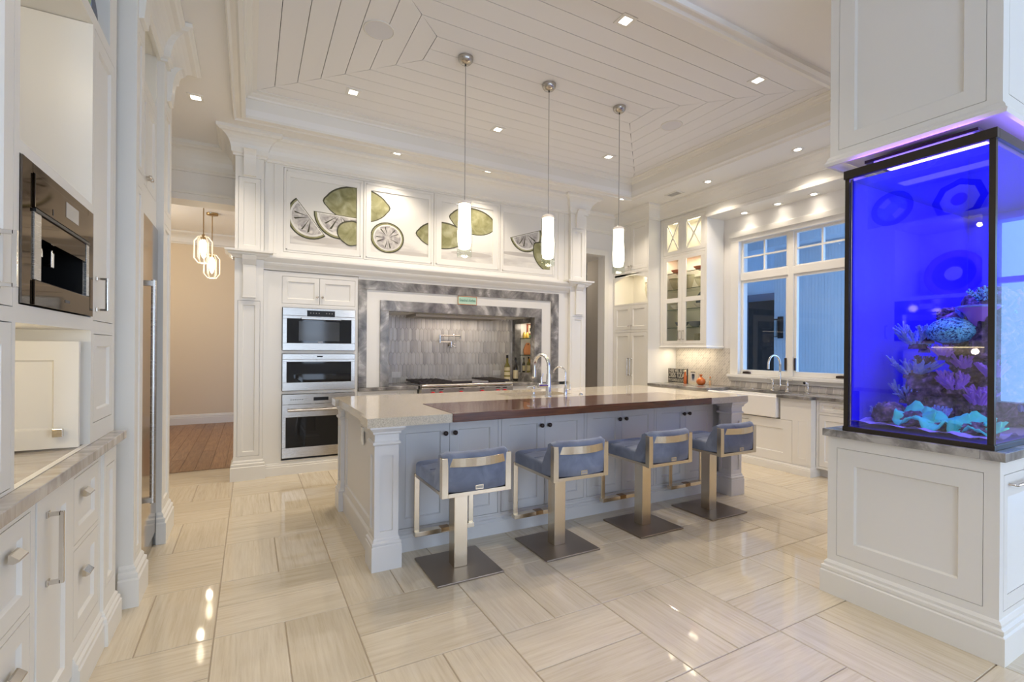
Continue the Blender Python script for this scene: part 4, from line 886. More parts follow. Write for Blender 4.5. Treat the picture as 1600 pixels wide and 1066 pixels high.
# soffit above the window, level with the glass cabinet
struct(B(5.40, XW, 1.2, 4.43, 3.14, CZ).build('trim_window_soffit', WHITE))
struct(MB().mould([(5.18, 6.05), (5.18, 5.27), (5.40, 5.27), (5.40, 1.2)], crownp(3.28, CZ, .13)).build('trim_crown_right', WHITE))
struct(MB().mould([(5.40, 4.43), (5.40, 1.2)], [(0, 3.14), (.012, 3.14), (.018, 3.17), (.0, 3.19)]).build('trim_soffit_edge', WHITE))
for y, l in ((4.05, 'small round spot in the soffit over the window, nearest the glass cabinet'), (3.60, 'small round spot in the middle of the soffit over the window'), (3.17, 'small round spot in the soffit over the window, nearest the aquarium')):
    can(5.66, y, 3.14, l, False); spot('window_spot', (5.64, y, 3.12), 5, WARM, 110)
# pantry with arched niche
pa = thing('pantry_cabinet', 'tall white pantry with a lit arched niche beside the passage', 'cabinet', (5.18, 0, 0), R90)
p0, p1 = -6.055, -5.275; NA, NB = -6.02, -5.305; ZN0, ZN1 = 2.06, 2.42
MB().cut(p0, p1, 0, 2.56, 0, .02, [(NA, NB, ZN0, 2.50), (p0 + .03, p1 - .025, .13, 1.612), (p0 + .03, p1 - .025, 1.648, 2.032)]).cut(p0, p1, 2.56, 3.47, 0, .02, [(p0 + .03, p1 - .025, 2.575, 3.262)]).build('face_frame', WHITE, pa)
ar = [(NA - .001, 2.53), (NB + .001, 2.53)] + [(NB + .001 + (NA - NB - .002) * k / 16, 2.42 + .075 * sin(pi * k / 16)) for k in range(17)]
MB().prism(ar, 'y', 0, .02).build('niche_arch', WHITE, pa)
MB().box(p0, p1, .02, .585, 0, 2.04).box(p0, p1, .02, .585, 2.56, 3.47).box(p0, NA, .02, .585, 2.04, 2.56).box(NB, p1, .02, .585, 2.04, 2.56).box(NA, NB, .40, .585, 2.04, 2.56).build('carcass', WHITE, pa)
B(NA + .08, NB - .08, .05, .09, 2.548, 2.558).build('light_strip', STRIP, pa)
xm = (p0 + p1) / 2 + .01
for za, zb, hw in ((.133, 1.609, 'pull'), (1.651, 2.029, 'knob'), (2.578, 3.259, 'knob')):
    for x0, x1, s in ((p0 + .033, xm - .0015, -1), (xm + .0015, p1 - .028, 1)):
        d = sdoor(pa, x0, x1, za, zb, 0, .055)
        if hw == 'pull': pull(d, xm + s * .03, .94, 1.21); pull(d, xm + s * .03, .62, .74)
        else: knob(d, xm + s * .03, za + .06)
MB().mould([(p0, 0), (p1, 0)], basep(.11, .01)).build('base_moulding', WHITE, pa)
base_at(pa, -5.66, 0)
area('pantry_niche_light', (5.35, 5.66, 2.53), (0, 0, 0), .5, .2, 1.6, (1, .86, .62))
va = thing('crystal_vase', 'tall fluted crystal vase in the arched pantry niche', 'vase', (5.36, 5.42, 2.06))
q = MB(); prof = [(.045, 0), (.05, .01), (.042, .04), (.06, .12), (.075, .20), (.068, .27), (.078, .31)]; n = 24; vs = []; fs = []
for r, z in prof:
    for k in range(n): rr = r * (1 + .05 * (1 if k % 2 else -1)); vs.append((rr * cos(2 * pi * k / n), rr * sin(2 * pi * k / n), z))
for j in range(len(prof) - 1):
    for k in range(n): fs.append((j * n + k, j * n + (k + 1) % n, (j + 1) * n + (k + 1) % n, (j + 1) * n + k))
q.add(vs, fs).build('fluted_body', M['crystal glass'], va); MB().lathe([(0, 0), (.046, 0), (.05, .012), (0, .014)], (0, 0, 0), 24).build('foot', CRYST, va); MB().lathe([(.074, .305), (.08, .312), (.074, .314)], (0, 0, 0), 24).build('rim', CRYST, va)
# glass-fronted wall cabinet
gc = thing('glass_cabinet', 'white wall cabinet with lit glass doors and crossed upper panes', 'cabinet', (5.42, 0, 0), R90)
g0, g1 = -5.268, -4.435; gm = (g0 + g1) / 2 - .01
MB().cut(g0, g1, 1.385, 3.45, 0, .02, [(g0 + .05, g1 - .03, 1.425, 2.705), (g0 + .05, g1 - .03, 2.735, 3.235)]).build('face_frame', WHITE, gc)
MB().box(g0, g0 + .02, .02, .345, 1.385, 3.45).box(g1 - .02, g1, .02, .345, 1.385, 3.45).box(g0 + .02, g1 - .02, .02, .345, 1.385, 1.42).box(g0 + .02, g1 - .02, .02, .345, 2.705, 2.735).box(g0 + .02, g1 - .02, .02, .345, 3.235, 3.45).box(g0 + .02, g1 - .02, .33, .345, 1.42, 3.235).build('carcass', WHITE, gc)
MB().mould([(g0, .345), (g0, 0), (g1, 0), (g1, .345)][1:], [(0, 1.365), (.012, 1.365), (.02, 1.385), (.004, 1.40), (0, 1.40)]).build('light_rail', WHITE, gc)
for x0, x1, s in ((g0 + .052, gm - .001, -1), (gm + .001, g1 - .032, 1)):
    d = MB().cut(x0, x1, 1.428, 2.702, 0, .02, [(x0 + .07, x1 - .07, 1.475, 2.03), (x0 + .07, x1 - .07, 2.095, 2.645)]).build('door', WHITE, gc, .002)
    for za, zb in ((1.475, 2.03), (2.095, 2.645)): B(x0 + .068, x1 - .068, .009, .012, za - .002, zb + .002).build('pane', KGLASS, d)
    pull(d, gm + s * .03, 1.49, 1.62, 0, True, .009)
    d = MB().cut(x0, x1, 2.738, 3.232, 0, .02, [(x0 + .07, x1 - .07, 2.785, 3.185)]).build('door', WHITE, gc, .002)
    B(x0 + .068, x1 - .068, .009, .012, 2.783, 3.187).build('pane', KGLASS, d)
    for sgn in (-1, 1):
        xa, xb = (x0 + .07, x1 - .07) if sgn > 0 else (x1 - .07, x0 + .07)
        MB().prism([(xa - .008, 2.785), (xa + .008, 2.785), (xb + .008, 3.185), (xb - .008, 3.185)], 'y', .002 if sgn > 0 else .0025, .018).build('muntin', WHITE, d)
SH = (1.66, 1.925, 2.215, 2.46)
for k, z in enumerate(SH):
    B(g0 + .021, g1 - .021, .035, .328, z, z + .008).build('glass_shelf', CGLASS, gc); B(g0 + .021, g1 - .021, .030, .035, z, z + .008).build('shelf_edge', MATS['green glass edge'], gc)
B(g0 + .1, g1 - .1, .12, .16, 3.228, 3.234).build('light_strip', STRIP, gc); B(g0 + .1, g1 - .1, .05, .09, 2.698, 2.704).build('light_strip', STRIP, gc)
B(g0 + .1, g1 - .15, .10, .14, 1.378, 1.385).build('light_strip', STRIP, gc)
base_at(gc, (g0 + g1) / 2, 0, 1.385)
area('cabinet_light', (5.55, 4.85, 3.22), (0, 0, R90), .55, .1, 2.2, (1, .88, .66)); area('cabinet_light', (5.5, 4.85, 2.695), (0, 0, R90), .55, .08, 3.4, (1, .88, .68))
area('undercabinet_light', (5.58, 4.88, 1.37), (0, 0, R90), .6, .08, 2.6, (1, .85, .62))
def dish(name, label, x, y, z, prof, m, cat, group=None, n=20, extra=None):
    t = thing(name, label, cat, (x, y, z), 0, group); MB().lathe(prof, (0, 0, 0), n).build('body', m, t)
    r, h = prof[len(prof) // 2]; MB().lathe([(prof[-1][0], prof[-1][1]), (prof[-1][0] + .004, prof[-1][1] + .003), (prof[-1][0] - .004, prof[-1][1] + .004)], (0, 0, 0), n).build('rim', m, t); return t
bowl = lambda r, h: [(r * .4, 0), (r * .42, .006), (r * .75, h * .45), (r, h), (r * .95, h), (r * .68, h * .45), (0, .014)]
bowl2 = lambda r, h: [(r * .4, 0), (r * .42, .006), (r * .75, h * .45), (r, h)]
for y, l in ((5.06, 'coral rimmed dish on the top glass shelf, pantry side'), (4.65, 'coral rimmed dish on the top glass shelf, window side')): dish('glass_dish', l, 5.58, y, 2.469, bowl2(.11, .05), CORALP, 'dish', 'coral dishes on the top shelf')
for y, l, r, h in ((5.08, 'large cut crystal bowl on the second shelf, pantry side', .12, .17), (4.86, 'cut crystal jug-like vase in the middle of the second shelf', .075, .20), (4.62, 'large cut crystal bowl on the second shelf, window side', .12, .14)): dish('crystal_bowl', l, 5.57, y, 2.224, bowl2(r, h), M['crystal glass'], 'bowl', 'cut crystal on the second shelf', 16)
t = thing('serving_platter', 'blue and white platter standing on edge behind the right glass door', 'platter', (5.62, 4.64, 1.934)); q = MB().lathe([(.0, .0), (.09, 0), (.13, .012), (.13, .016), (.088, .006), (0, .006)], (0, 0, 0), 28).build('body', BLUEW, t); q.rotation_euler = (0, rad(-78), 0); q.location = (0, 0, .132); q = MB().lathe([(.05, .007), (0, .007)], (0, 0, 0), 24).build('centre_motif', PORC, t); q.rotation_euler = (0, rad(-78), 0); q.location = (0, 0, .132)
for y, l in ((5.05, 'white shallow bowl on the third shelf, pantry side'), (4.62, 'white footed bowl on the third shelf, window side')): dish('serving_bowl', l, 5.55, y, 1.934, bowl2(.105, .06), PORC, 'bowl', 'white bowls on the third shelf')
for y, l in ((4.97, 'blue patterned bowl on the lowest glass shelf, pantry side'), (4.73, 'blue patterned bowl on the lowest glass shelf, window side')): dish('patterned_bowl', l, 5.55, y, 1.669, bowl2(.10, .075), BLUEW, 'bowl', 'blue bowls on the lowest shelf')
for y, l in ((4.60, 'clear tumbler at the window end of the glass cabinet floor'), (4.68, 'clear tumbler second from the window end of the glass cabinet floor')): dish('glass_tumbler', l, 5.52, y, 1.421, [(.03, 0), (.032, .01), (.036, .15)], M['crystal glass'], 'glass', 'tumblers on the cabinet floor')
t = thing('trinket_box', 'small brown wooden box on the glass cabinet floor', 'box', (5.52, 4.79, 1.421)); MB().box(-.05, .05, -.06, .06, 0, .045).build('body', REDW, t, .003); MB().box(-.052, .052, -.062, .062, .046, .06).build('lid', REDW, t, .003)
# mosaic splashback, tile ledge
mo = struct(B(XW - .012, XW, 4.32, 5.268, .853, 1.37).build('trim_mosaic_splashback', MOSAIC))
# base run along the window wall
rb = thing('sink_base_cabinet', 'white base cabinet with drawers and apron sink under the window', 'cabinet', (5.21, 0, 0), R90)
c0, c1 = -5.268, -2.93
MB().cut(c0, c1, .085, .815, 0, .02, [(c0 + .03, -4.78, .13, .60), (c0 + .03, -4.78, .63, .80), (-4.76, -4.30, .13, .60), (-4.76, -4.30, .63, .80), (-4.235, -3.265, .555, .815), (-4.235, -3.13, .10, .575)]).build('face_frame', WHITE, rb)
MB().box(c0, c1, .36, .55, 0, .815).box(c0, -4.24, .02, .36, 0, .815).box(-3.26, c1, .02, .36, 0, .815).box(-4.24, -3.26, .02, .36, 0, .57).build('carcass', WHITE, rb)
for x0, x1 in ((c0 + .033, -4.783), (-4.757, -4.303)):
    d = sdoor(rb, x0, x1, .633, .797, 0, .04, 'drawer'); pull(d, (x0 + x1) / 2, .71, .06, 0, False, .009)
    sdoor(rb, x0, x1, .133, .597)
d = sdoor(rb, -4.232, -3.133, .103, .572, 0, .10); pull(d, -3.70, .525, .05, 0, False, .01)
sdoor(rb, -3.085, -2.97, .16, .60, -.002, .022, 'panel')
MB().mould([(c0, 0), (-3.12, 0), (-3.12, -.012), (c1, -.012), (c1, .4)], basep(.10, .012)).build('base_moulding', WHITE, rb)
base_at(rb, -4.1, 0)
rd = thing('dishwasher_cabinet', 'white set-back base cabinet with a drawer beside the sink', 'cabinet', (5.30, 0, 0), R90)
MB().cut(-2.925, -1.6, .09, .815, 0, .02, [(-2.90, -2.30, .115, .665), (-2.90, -2.30, .69, .80)]).box(-2.925, -1.6, .02, .46, .09, .815).build('carcass', WHITE, rd); B(-2.925, -1.6, .07, .46, 0, .09).build('toe_kick', GREY, rd)
d = sdoor(rd, -2.897, -2.303, .118, .662); d = sdoor(rd, -2.897, -2.303, .693, .797, 0, .03, 'drawer'); pull(d, -2.66, .745, .09, 0, False, .009); base_at(rd, -2.3, 0)
rcn = thing('sink_counter', 'grey marble counter along the window wall with a notch for the sink', 'countertop')
q = MB()
for x0, x1, y0, y1 in ((5.165, XW - .013, 4.215, 5.268), (5.60, XW - .013, 3.285, 4.215), (5.165, XW - .013, 2.92, 3.285), (5.27, XW - .013, 1.6, 2.92)): q.box(x0, x1, y0, y1, .818, .85)
q.build('slab', MARB, rcn, .002); base_at(rcn, 5.5, 3.6, .818)
lg = thing('tile_ledge', 'low strip of grey marble tiles between counter and window sill', 'splashback', (XW, 0, .851), R90)
B(-4.32, -1.7, -.012, -.001, 0, .076).build('backing', TGROUT, lg)
pm = MB().prism([(-.037, .003), (.027, .003), (.037, .073), (-.027, .073)], 'y', -.017, -.012).mesh('tile', M['picket marble'])
for k in range(33): o = bpy.data.objects.new('tile', pm); COL.objects.link(o); o.parent = lg; o.location.x = -4.275 + k * .0775
base_at(lg, -3.5, 0)
ap = thing('farmhouse_sink', 'white apron front farmhouse sink under the window', 'sink', (5.18, 0, 0), R90)
MB().box(-4.21, -3.29, -.012, .045, .585, .826).build('apron', PORC, ap, .012); MB().box(-4.21, -4.17, .045, .38, .585, .812).box(-3.33, -3.29, .045, .38, .585, .812).box(-4.17, -3.33, .35, .38, .585, .812).box(-4.17, -3.33, .045, .35, .585, .61).build('basin', PORC, ap, .004); base_at(ap, -3.75, 0, .585)
bf = thing('bridge_faucet', 'polished nickel bridge faucet with lever handles at the farmhouse sink', 'faucet', (5.655, 3.55, .85), R90)
for s, nm in ((-1, 'a'), (1, 'b')):
    h = MB().lathe([(.024, 0), (.024, .006), (.014, .014), (.012, .05), (.017, .06), (.015, .085), (.010, .10), (.012, .135), (0, .14)], (s * .092, 0, 0), 14).build('handle_body', NICKEL, bf)
    MB().tube([(s * .092, 0, .135), (s * .16, -.01, .14)], .007, 8).build('lever', NICKEL, h)
MB().tube([(-.092, 0, .07), (.092, 0, .07)], .010, 12).build('bridge', NICKEL, bf)
MB().lathe([(.016, .055), (.018, .07), (.012, .10), (.012, .12)], (0, 0, 0), 14).tube([(0, 0, .11), (0, 0, .32)] + [(0, -.115 * (1 - cos(a)), .32 + .115 * sin(a)) for a in [pi * k / 12 for k in range(13)]] + [(0, -.23, .27)], .0125, 12).build('spout', NICKEL, bf)
sp = thing('side_sprayer', 'small nickel side sprayer with a dark head beside the bridge faucet', 'sprayer', (5.655, 3.22, .85)); MB().lathe([(.020, 0), (.020, .006), (.012, .012), (.011, .08)], (0, 0, 0), 14).build('holder', NICKEL, sp); MB().tube([(0, 0, .075), (-.01, 0, .11), (-.045, .01, .12)], .013, 12, [.011, .015, .017]).build('head', PORC, sp); MB().lathe([(.016, -.05), (.013, -.056), (0, -.056)], (0, .01, .12), 12, 'x').build('nozzle', BLACK, sp)
bt = thing('hole_cover', 'small chrome button on the marble counter left of the bridge faucet', 'button', (5.68, 3.93, .85)); MB().lathe([(.018, 0), (.018, .006), (0, .012)], (0, 0, 0), 14).build('cap', CHROME, bt)
# counter things beside the pantry
cs = thing('crisis_sign', 'black box sign with ivory capitals leaning on the splashback', 'sign', (5.60, 5.10, .851), R90 + .0)
MB().box(-.175, .175, 0, .03, 0, .215).build('board', INK, cs, .002); MB().cut(-.176, .176, -.0005, .216, -.001, .002, [(-.171, .171, .005, .211)]).build('edge_line', LETTER, cs)
for s_, sz, z, w_ in (('THERE WILL BE NO', .066, .178, -.325), ('CRISIS TODAY', .105, .110, -.325), ('MY SCHEDULE IS FULL', .062, .040, -.325)): text(s_, sz, (0, -.0012, z), 0, cs, LETTER, sxy=w_)
ca = thing('greeting_card', 'ivory card with a small black and blue picture beside the crisis sign', 'card', (5.585, 4.79, .851), R90); MB().box(-.085, .085, 0, .004, 0, .20).build('front', PAPERW, ca); B(-.05, .04, -.001, 0, .04, .165).build('picture_panel', PORC, ca); B(-.045, .035, -.0012, -.0004, .168, .178).build('heading', INK, ca)
q = MB().lathe([(.014, -.002), (0, -.002)], (-.012, 0, .135), 12, 'y').lathe([(.014, -.002), (0, -.002)], (.012, 0, .135), 12, 'y').prism([(-.022, .08), (.02, .08), (.026, .125), (-.026, .125)], 'y', -.002, -.001).box(-.016, -.006, -.002, -.001, .055, .08).box(.006, .016, -.002, -.001, .055, .08).build('motif', mat('blue grey print', (.10, .13, .20), .6), ca)
bo = thing('amber_bottle', 'slim amber bottle standing between the sign and the card', 'bottle', (5.55, 4.905, .851)); MB().lathe([(.018, 0), (.022, .01), (.022, .10), (.012, .15), (.009, .18)], (0, 0, 0), 14).build('glass_body', AMBER, bo); MB().lathe([(.011, .175), (.012, .20), (0, .205)], (0, 0, 0), 12).build('stopper', LABEL, bo)
av = thing('amber_vase', 'round orange glass bottle vase on the marble counter', 'vase', (5.56, 4.635, .851)); MB().lathe([(.03, 0), (.055, .02), (.064, .05), (.055, .08), (.03, .10), (.014, .112), (.012, .13)], (0, 0, 0), 22).build('glass_body', AMBER, av); MB().lathe([(.012, .125), (.022, .14), (.024, .148), (.014, .150)], (0, 0, 0), 16).build('flared_lip', AMBER, av)
gb = thing('scent_bottle', 'tiny clear bottle with a dark stopper at the window end of the counter items', 'bottle', (5.57, 4.49, .851)); MB().lathe([(.017, 0), (.018, .005), (.018, .085), (.008, .10)], (0, 0, 0), 14).build('glass_body', M['crystal glass'], gb); MB().lathe([(.009, .10), (.011, .125), (0, .13)], (0, 0, 0), 12).build('stopper', TERRA, gb); MB().lathe([(.014, .004), (.014, .07), (0, .07)], (0, 0, 0), 12).build('liquid', mat('pale amber liquid', (.75, .45, .25), .2), gb)

# ------------------------------------------------------------------ aquarium
AX0, AX1, AY0, AY1, AZ0, AZ1 = 2.83, 4.35, .82, 1.42, .905, 2.31
ab = thing('aquarium_stand_cabinet', 'white panelled base cabinet under the aquarium with a louvred end', 'cabinet')
MB().box(2.85, 4.5, .822, 1.478, 0, .866).build('carcass', WHITE, ab)
q = MB().cut(-1.498, -.7995, .0, .866, 0, .02, [(-1.452, -.852, .215, .805)]); q.v = [(2.83 + y, -x, z) for x, y, z in q.v]; q.build('face_frame', WHITE, ab)
q = MB().shaker(-1.450, -.854, .217, .803, 0, fw=.083, rec=.014); q.v = [(2.83 + y, -x, z) for x, y, z in q.v]; q.build('door', WHITE, ab)
MB().cut(2.851, 4.5, .0, .866, .80, .82, [(2.875, 3.40, .205, .80)]).build('end_frame', WHITE, ab)
dl = MB().cut(2.878, 3.397, .208, .797, .80, .818, [(2.92, 3.34, .27, .70)]).build('louvre_door', WHITE, ab)
for k in range(17): MB().prism([(.802, .272 + k * .025), (.812, .292 + k * .025), (.816, .292 + k * .025), (.806, .272 + k * .025)], 'x', 2.92, 3.34).build('slat', WHITE, dl)
B(2.92, 3.34, .8165, .8178, .27, .70).build('backing', WHITE, dl)
MB().tube([(2.93, .80, .755), (2.93, .772, .755), (3.33, .772, .755), (3.33, .80, .755)], .006, 8).build('pull_handle', NICKEL, dl)
MB().mould([(4.5, 1.498), (2.83, 1.498), (2.83, .80), (4.5, .80)][0:4], [(0, 0), (.026, 0), (.026, .118), (.018, .124), (.022, .132), (.022, .146), (.010, .152), (.012, .166), (.003, .178), (0, .18)]).build('base_moulding', WHITE, ab)
base_at(ab, 3.0, 1.15)
as_ = thing('aquarium_counter', 'grey marble slab between the aquarium and its white base', 'countertop')
MB().box(2.803, 4.5, .858, 1.44, .866, .905).box(2.803, 4.5, .775, .857, .866, .905).box(2.803, 4.5, 1.441, 1.515, .866, .905).build('slab', MARB, as_, .002); base_at(as_, 3.0, 1.15, .866)
au = thing('aquarium_cabinet', 'white panelled cabinet hanging from the ceiling above the aquarium', 'cabinet')
MB().box(2.85, 4.5, .822, 1.478, 2.40, CZ - .002).build('carcass', WHITE, au)
q = MB().cut(-1.498, -.7995, 2.385, CZ - .002, 0, .02, [(-1.455, -.852, 2.438, 3.335)]); q.v = [(2.83 + y, -x, z) for x, y, z in q.v]; q.build('face_frame', WHITE, au)
q = MB().shaker(-1.453, -.854, 2.44, 3.333, 0, fw=.075, rec=.014); q.v = [(2.83 + y, -x, z) for x, y, z in q.v]; q.build('door', WHITE, au)
MB().cut(2.851, 4.5, 2.385, CZ - .002, .80, .82, [(2.90, 3.6, 2.46, 3.33)]).build('end_frame', WHITE, au); MB().shaker(2.903, 3.597, 2.463, 3.327, .80, fw=.08).build('end_panel', WHITE, au)
MB().mould([(4.5, 1.498), (2.83, 1.498), (2.83, .80), (4.5, .80)], [(0, 2.36), (.016, 2.36), (.022, 2.375), (.012, 2.388), (.012, 2.395), (.004, 2.41), (0, 2.41)]).build('bottom_moulding', WHITE, au)
MB().mould([(4.5, 1.498), (2.83, 1.498), (2.83, .80), (4.5, .80)], crownp(3.345, CZ - .002, .10)).build('crown_moulding', WHITE, au)
base_at(au, 3.0, 1.15, 2.385)
tk = thing('aquarium', 'tall glass aquarium glowing blue with corals on the marble slab', 'aquarium')
for z0, z1, d in ((AZ0, .928, .004), (2.265, AZ1, .006)):
    fr = MB().box(AX0 - d, AX0 + .02, AY0 - d, AY1 + d, z0, z1).box(AX1 - .02, AX1 + d, AY0 - d, AY1 + d, z0, z1).box(AX0 + .02, AX1 - .02, AY0 - d, AY0 + .02, z0, z1).box(AX0 + .02, AX1 - .02, AY1 - .02, AY1 + d, z0, z1); fr.build('bottom_rim' if z0 < 1 else 'top_rim', BRONZE, tk, .002)

for (x, y) in ((AX0, AY0), (AX0, AY1 - .022), (AX1 - .022, AY0), (AX1 - .022, AY1 - .022)): MB().box(x, x + .022, y, y + .022, .928, 2.265).build('corner_post', BRONZE, tk)
B(AX0 + .002, AX0 + .012, AY0 + .022, AY1 - .022, .928, 2.265).build('glass_pane', AGLASS, tk); B(AX0 + .022, AX1 - .022, AY0 + .002, AY0 + .012, .928, 2.265).build('glass_pane', AGLASS, tk)
B(AX0 + .024, AX1 - .024, AY1 - .030, AY1 - .023, .932, 2.265).build('added_back_panel', AQB, tk); B(AX1 - .031, AX1 - .024, AY0 + .022, AY1 - .031, .932, 2.265).build('added_back_panel', AQB, tk)  # added panels, their blue replaces the mirrored, glowing water of the far side
B(AX0 + .014, AX1 - .033, AY0 + .014, AY1 - .032, .932, 2.2495).build('water', M['aquarium water'], tk)
q = MB(); q.rec = False; q.add([(AX0 + .013, AY0 + .013, 2.25), (AX1 - .013, AY0 + .013, 2.25), (AX1 - .013, AY1 - .013, 2.25), (AX0 + .013, AY1 - .013, 2.25)], [(0, 1, 2, 3)]).build('water_surface', M['water surface'], tk)
B(AX0 + .013, AX1 - .013, AY0 + .013, AY1 - .013, .906, .930).build('floor_pane', AQB, tk)
rnd = random.Random(5)
q = MB(); nx, ny = 40, 16; vs = []; fs = []
for j in range(ny + 1):
    for i in range(nx + 1): vs.append((AX0 + .016 + (AX1 - AX0 - .032) * i / nx, AY0 + .016 + (AY1 - AY0 - .032) * j / ny, .945 + .012 * sin(i * 1.1 + j) * cos(j * .8) + .006 * rnd.random() + .012 * j / ny))
for j in range(ny):
    for i in range(nx): a = j * (nx + 1) + i; fs.append((a, a + 1, a + nx + 2, a + nx + 1))
sb = q.add(vs, fs, True).build('sand_bed', SAND, tk); sb['kind'] = 'stuff'
base_at(tk, 3.2, 1.12, AZ0)
lm = thing('aquarium_lamp', 'blue lamp glowing under the cabinet at the top of the aquarium', 'lamp'); MB().box(2.90, 4.25, .90, 1.36, 2.345, 2.36).build('housing', BRONZE, lm); B(2.93, 4.22, .93, 1.33, 2.338, 2.345).build('led_panel', AQL, lm); base_at(lm, 3.2, 1.1, 2.34)
area('aquarium_light', (3.5, 1.12, 2.30), (0, 0, 0), 1.2, .42, 3.8, (.19, .10, 1))
area('aquarium_light_cool', (3.25, 1.05, 2.30), (0, 0, 0), .5, .3, 4.5, (.35, .8, 1))
area('aquarium_spill', (2.815, 1.12, 2.318), (rad(180), 0, 0), .02, .5, .8, (.35, .12, 1))
area('aquarium_spill', (3.4, .808, 2.318), (rad(180), 0, 0), 1.0, .02, .8, (.30, .2, 1))
def rock(x, y, z, r, sq, label):
    t = thing('reef_rock', label, 'rock', (x, y, z)); rr = random.Random(int(x * 1000 + z * 977))
    MB().ball((0, 0, r * sq[2] * .98), r, 16, 11, sq, .34, rr).build('stone', PURP, t); MB().ball((r * .5 * sq[0], -r * .3 * sq[1], r * sq[2] * 1.0), r * .55, 12, 8, sq, .4, rr).ball((-r * .6 * sq[0], r * .2, r * sq[2] * .55), r * .5, 12, 8, sq, .4, rr).build('knobbly_growth', PURP, t); return t
RK = [(3.22, 1.20, 1.02, .10, (1, 1, 1), 'rough violet rock in the hollow of the reef'), (3.28, .96, 1.30, .10, (1, .9, 1.1), 'rough violet rock beside the corner post, mid height'), (3.02, 1.29, .95, .075, (1, 1, .75), 'low dark rock on the sand at the window side of the tank'), (3.00, 1.17, .945, .06, (1, 1.1, .7), 'low purple rock on the sand below the teal coral'),
      (3.30, 1.15, .95, .13, (1.2, 1.1, 1), 'large purple rock behind the teal coral'), (3.42, 1.02, .95, .15, (1.1, 1, 1.2), 'large dark rock at the foot of the reef'), (3.38, 1.05, 1.18, .12, (1, .9, 1), 'rock in the middle of the reef column'),
      (3.36, 1.10, 1.36, .115, (1.1, 1, .8), 'rock under the round brain coral'), (3.40, 1.0, 1.50, .11, (1.2, .9, .8), 'topmost rock of the reef'), (3.45, 1.18, 1.50, .07, (1.3, .8, .6), 'small ledge rock jutting from the reef top'), (3.0, .93, .945, .06, (1.3, 1.1, .5), 'flat dark rock under the teal coral by the corner post'), (3.55, .93, .95, .16, (1, .7, 1.6), 'upright dark rock behind the end pane')]
for a in RK: rock(*a)
def branching(name, label, x, y, z, n, L, r, m, seed, up=.7, spread=1.0, cat='coral'):
    t = thing(name, label, cat, (x, y, z)); rr = random.Random(seed); body = MB(); tips = MB()
    MB().lathe([(L * .35, -.01), (L * .30, .015), (L * .12, .03), (0, .035)], (0, 0, 0), 12).build('base', PURP, t)
    for k in range(n):
        a = rr.random() * 2 * pi; s = spread * (.35 + .65 * rr.random()); l = L * (.6 + .6 * rr.random())
        d = Vector((cos(a) * s, sin(a) * s, up + .4 * rr.random())).normalized(); p0 = Vector((cos(a), sin(a), 0)) * L * .12; p1 = p0 + d * l * .5 + Vector((0, 0, l * .08)); p2 = p1 + (d + Vector((rr.random() - .5, rr.random() - .5, .35))).normalized() * l * .5
        body.tube([p0, p1, p2], r, 6, [r * 1.25, r, r * .7])
        for q in range(2):
            e = p1 + (d + Vector((rr.random() - .5, rr.random() - .5, rr.random() - .2)) * 1.5).normalized() * l * .38; body.tube([p1, e], r, 5, [r * .9, r * .5])
    o = body.build('branches', m, t); o['kind'] = 'stuff'; return t
branching('branching_coral', 'pale blue branching coral on the reef arch, upper window side', 3.22, 1.24, 1.36, 34, .13, .006, LAV, 3, .5, 1.1)
branching('branching_coral', 'pale blue branching coral hanging below the arch, window side', 3.20, 1.26, 1.20, 30, .12, .006, LAV, 4, .3, 1.1)
branching('branching_coral', 'lavender branching coral at the bottom of the reef arch', 3.20, 1.28, 1.06, 26, .11, .006, LAV, 8, .4, 1.1)
branching('branching_coral', 'bright cyan branching coral at the very top of the reef', 3.28, .99, 1.585, 22, .075, .006, CYAN, 6, .8, .9)
branching('branching_coral', 'small pale branching coral left of the brain coral', 3.20, 1.19, 1.39, 22, .08, .005, LAV, 11, .8, .9)
branching('soft_coral', 'dim blue feathery coral low in the tank by the window-side post', 3.35, 1.29, 1.10, 30, .10, .006, LAV, 12, .9, .7)
branching('soft_coral', 'dim blue feathery coral high by the window-side post', 3.45, 1.30, 1.34, 26, .08, .006, CYAN, 13, .9, .7)
branching('soft_coral', 'mauve bushy soft coral in the middle of the reef', 3.18, 1.07, 1.13, 40, .10, .007, MAUVE, 14, .7, 1.0)
branching('soft_coral', 'mauve bushy soft coral low beside the corner post', 3.18, .98, 1.06, 36, .10, .007, MAUVE, 15, .7, 1.0)
branching('branching_coral', 'violet staghorn coral seen through the end pane', 3.9, .98, 1.50, 16, .17, .014, MAUVE, 17, 1.2, .8)
branching('branching_coral', 'cyan staghorn coral seen through the end pane', 4.05, 1.1, 1.55, 16, .12, .009, CYAN, 18, 1.0, .8)
rock(3.95, 1.05, .95, .19, (1, .9, 1.35), 'tall dark rock behind the end pane, supporting the staghorn'); rock(3.72, .98, .95, .12, (1, .8, 1.1), 'purple rock near the end pane')
rock(4.05, 1.12, 1.25, .14, (1, .8, 1.2), 'upper dark rock under the staghorn corals')
rr2 = random.Random(21)
PL = ['window side of the reef base', 'low front of the reef', 'foot of the reef column', 'middle of the reef column', 'upper reef beside the cup coral', 'reef top behind the cyan coral', 'shadow under the brain coral', 'sand beside the dark window-side rock', 'ledge below the brain coral', 'reef edge by the corner post', 'end-pane side of the reef foot', 'back of the reef near the panel']
PP = [(3.12, 1.27, .97), (3.08, 1.10, .98), (3.22, 1.02, 1.0), (3.25, 1.06, 1.24), (3.30, 1.06, 1.50), (3.36, 1.02, 1.60), (3.22, 1.13, 1.30), (3.05, 1.34, .96), (3.20, 1.20, 1.25), (3.20, .93, 1.20), (3.45, .90, 1.02), (3.5, 1.3, 1.0)]
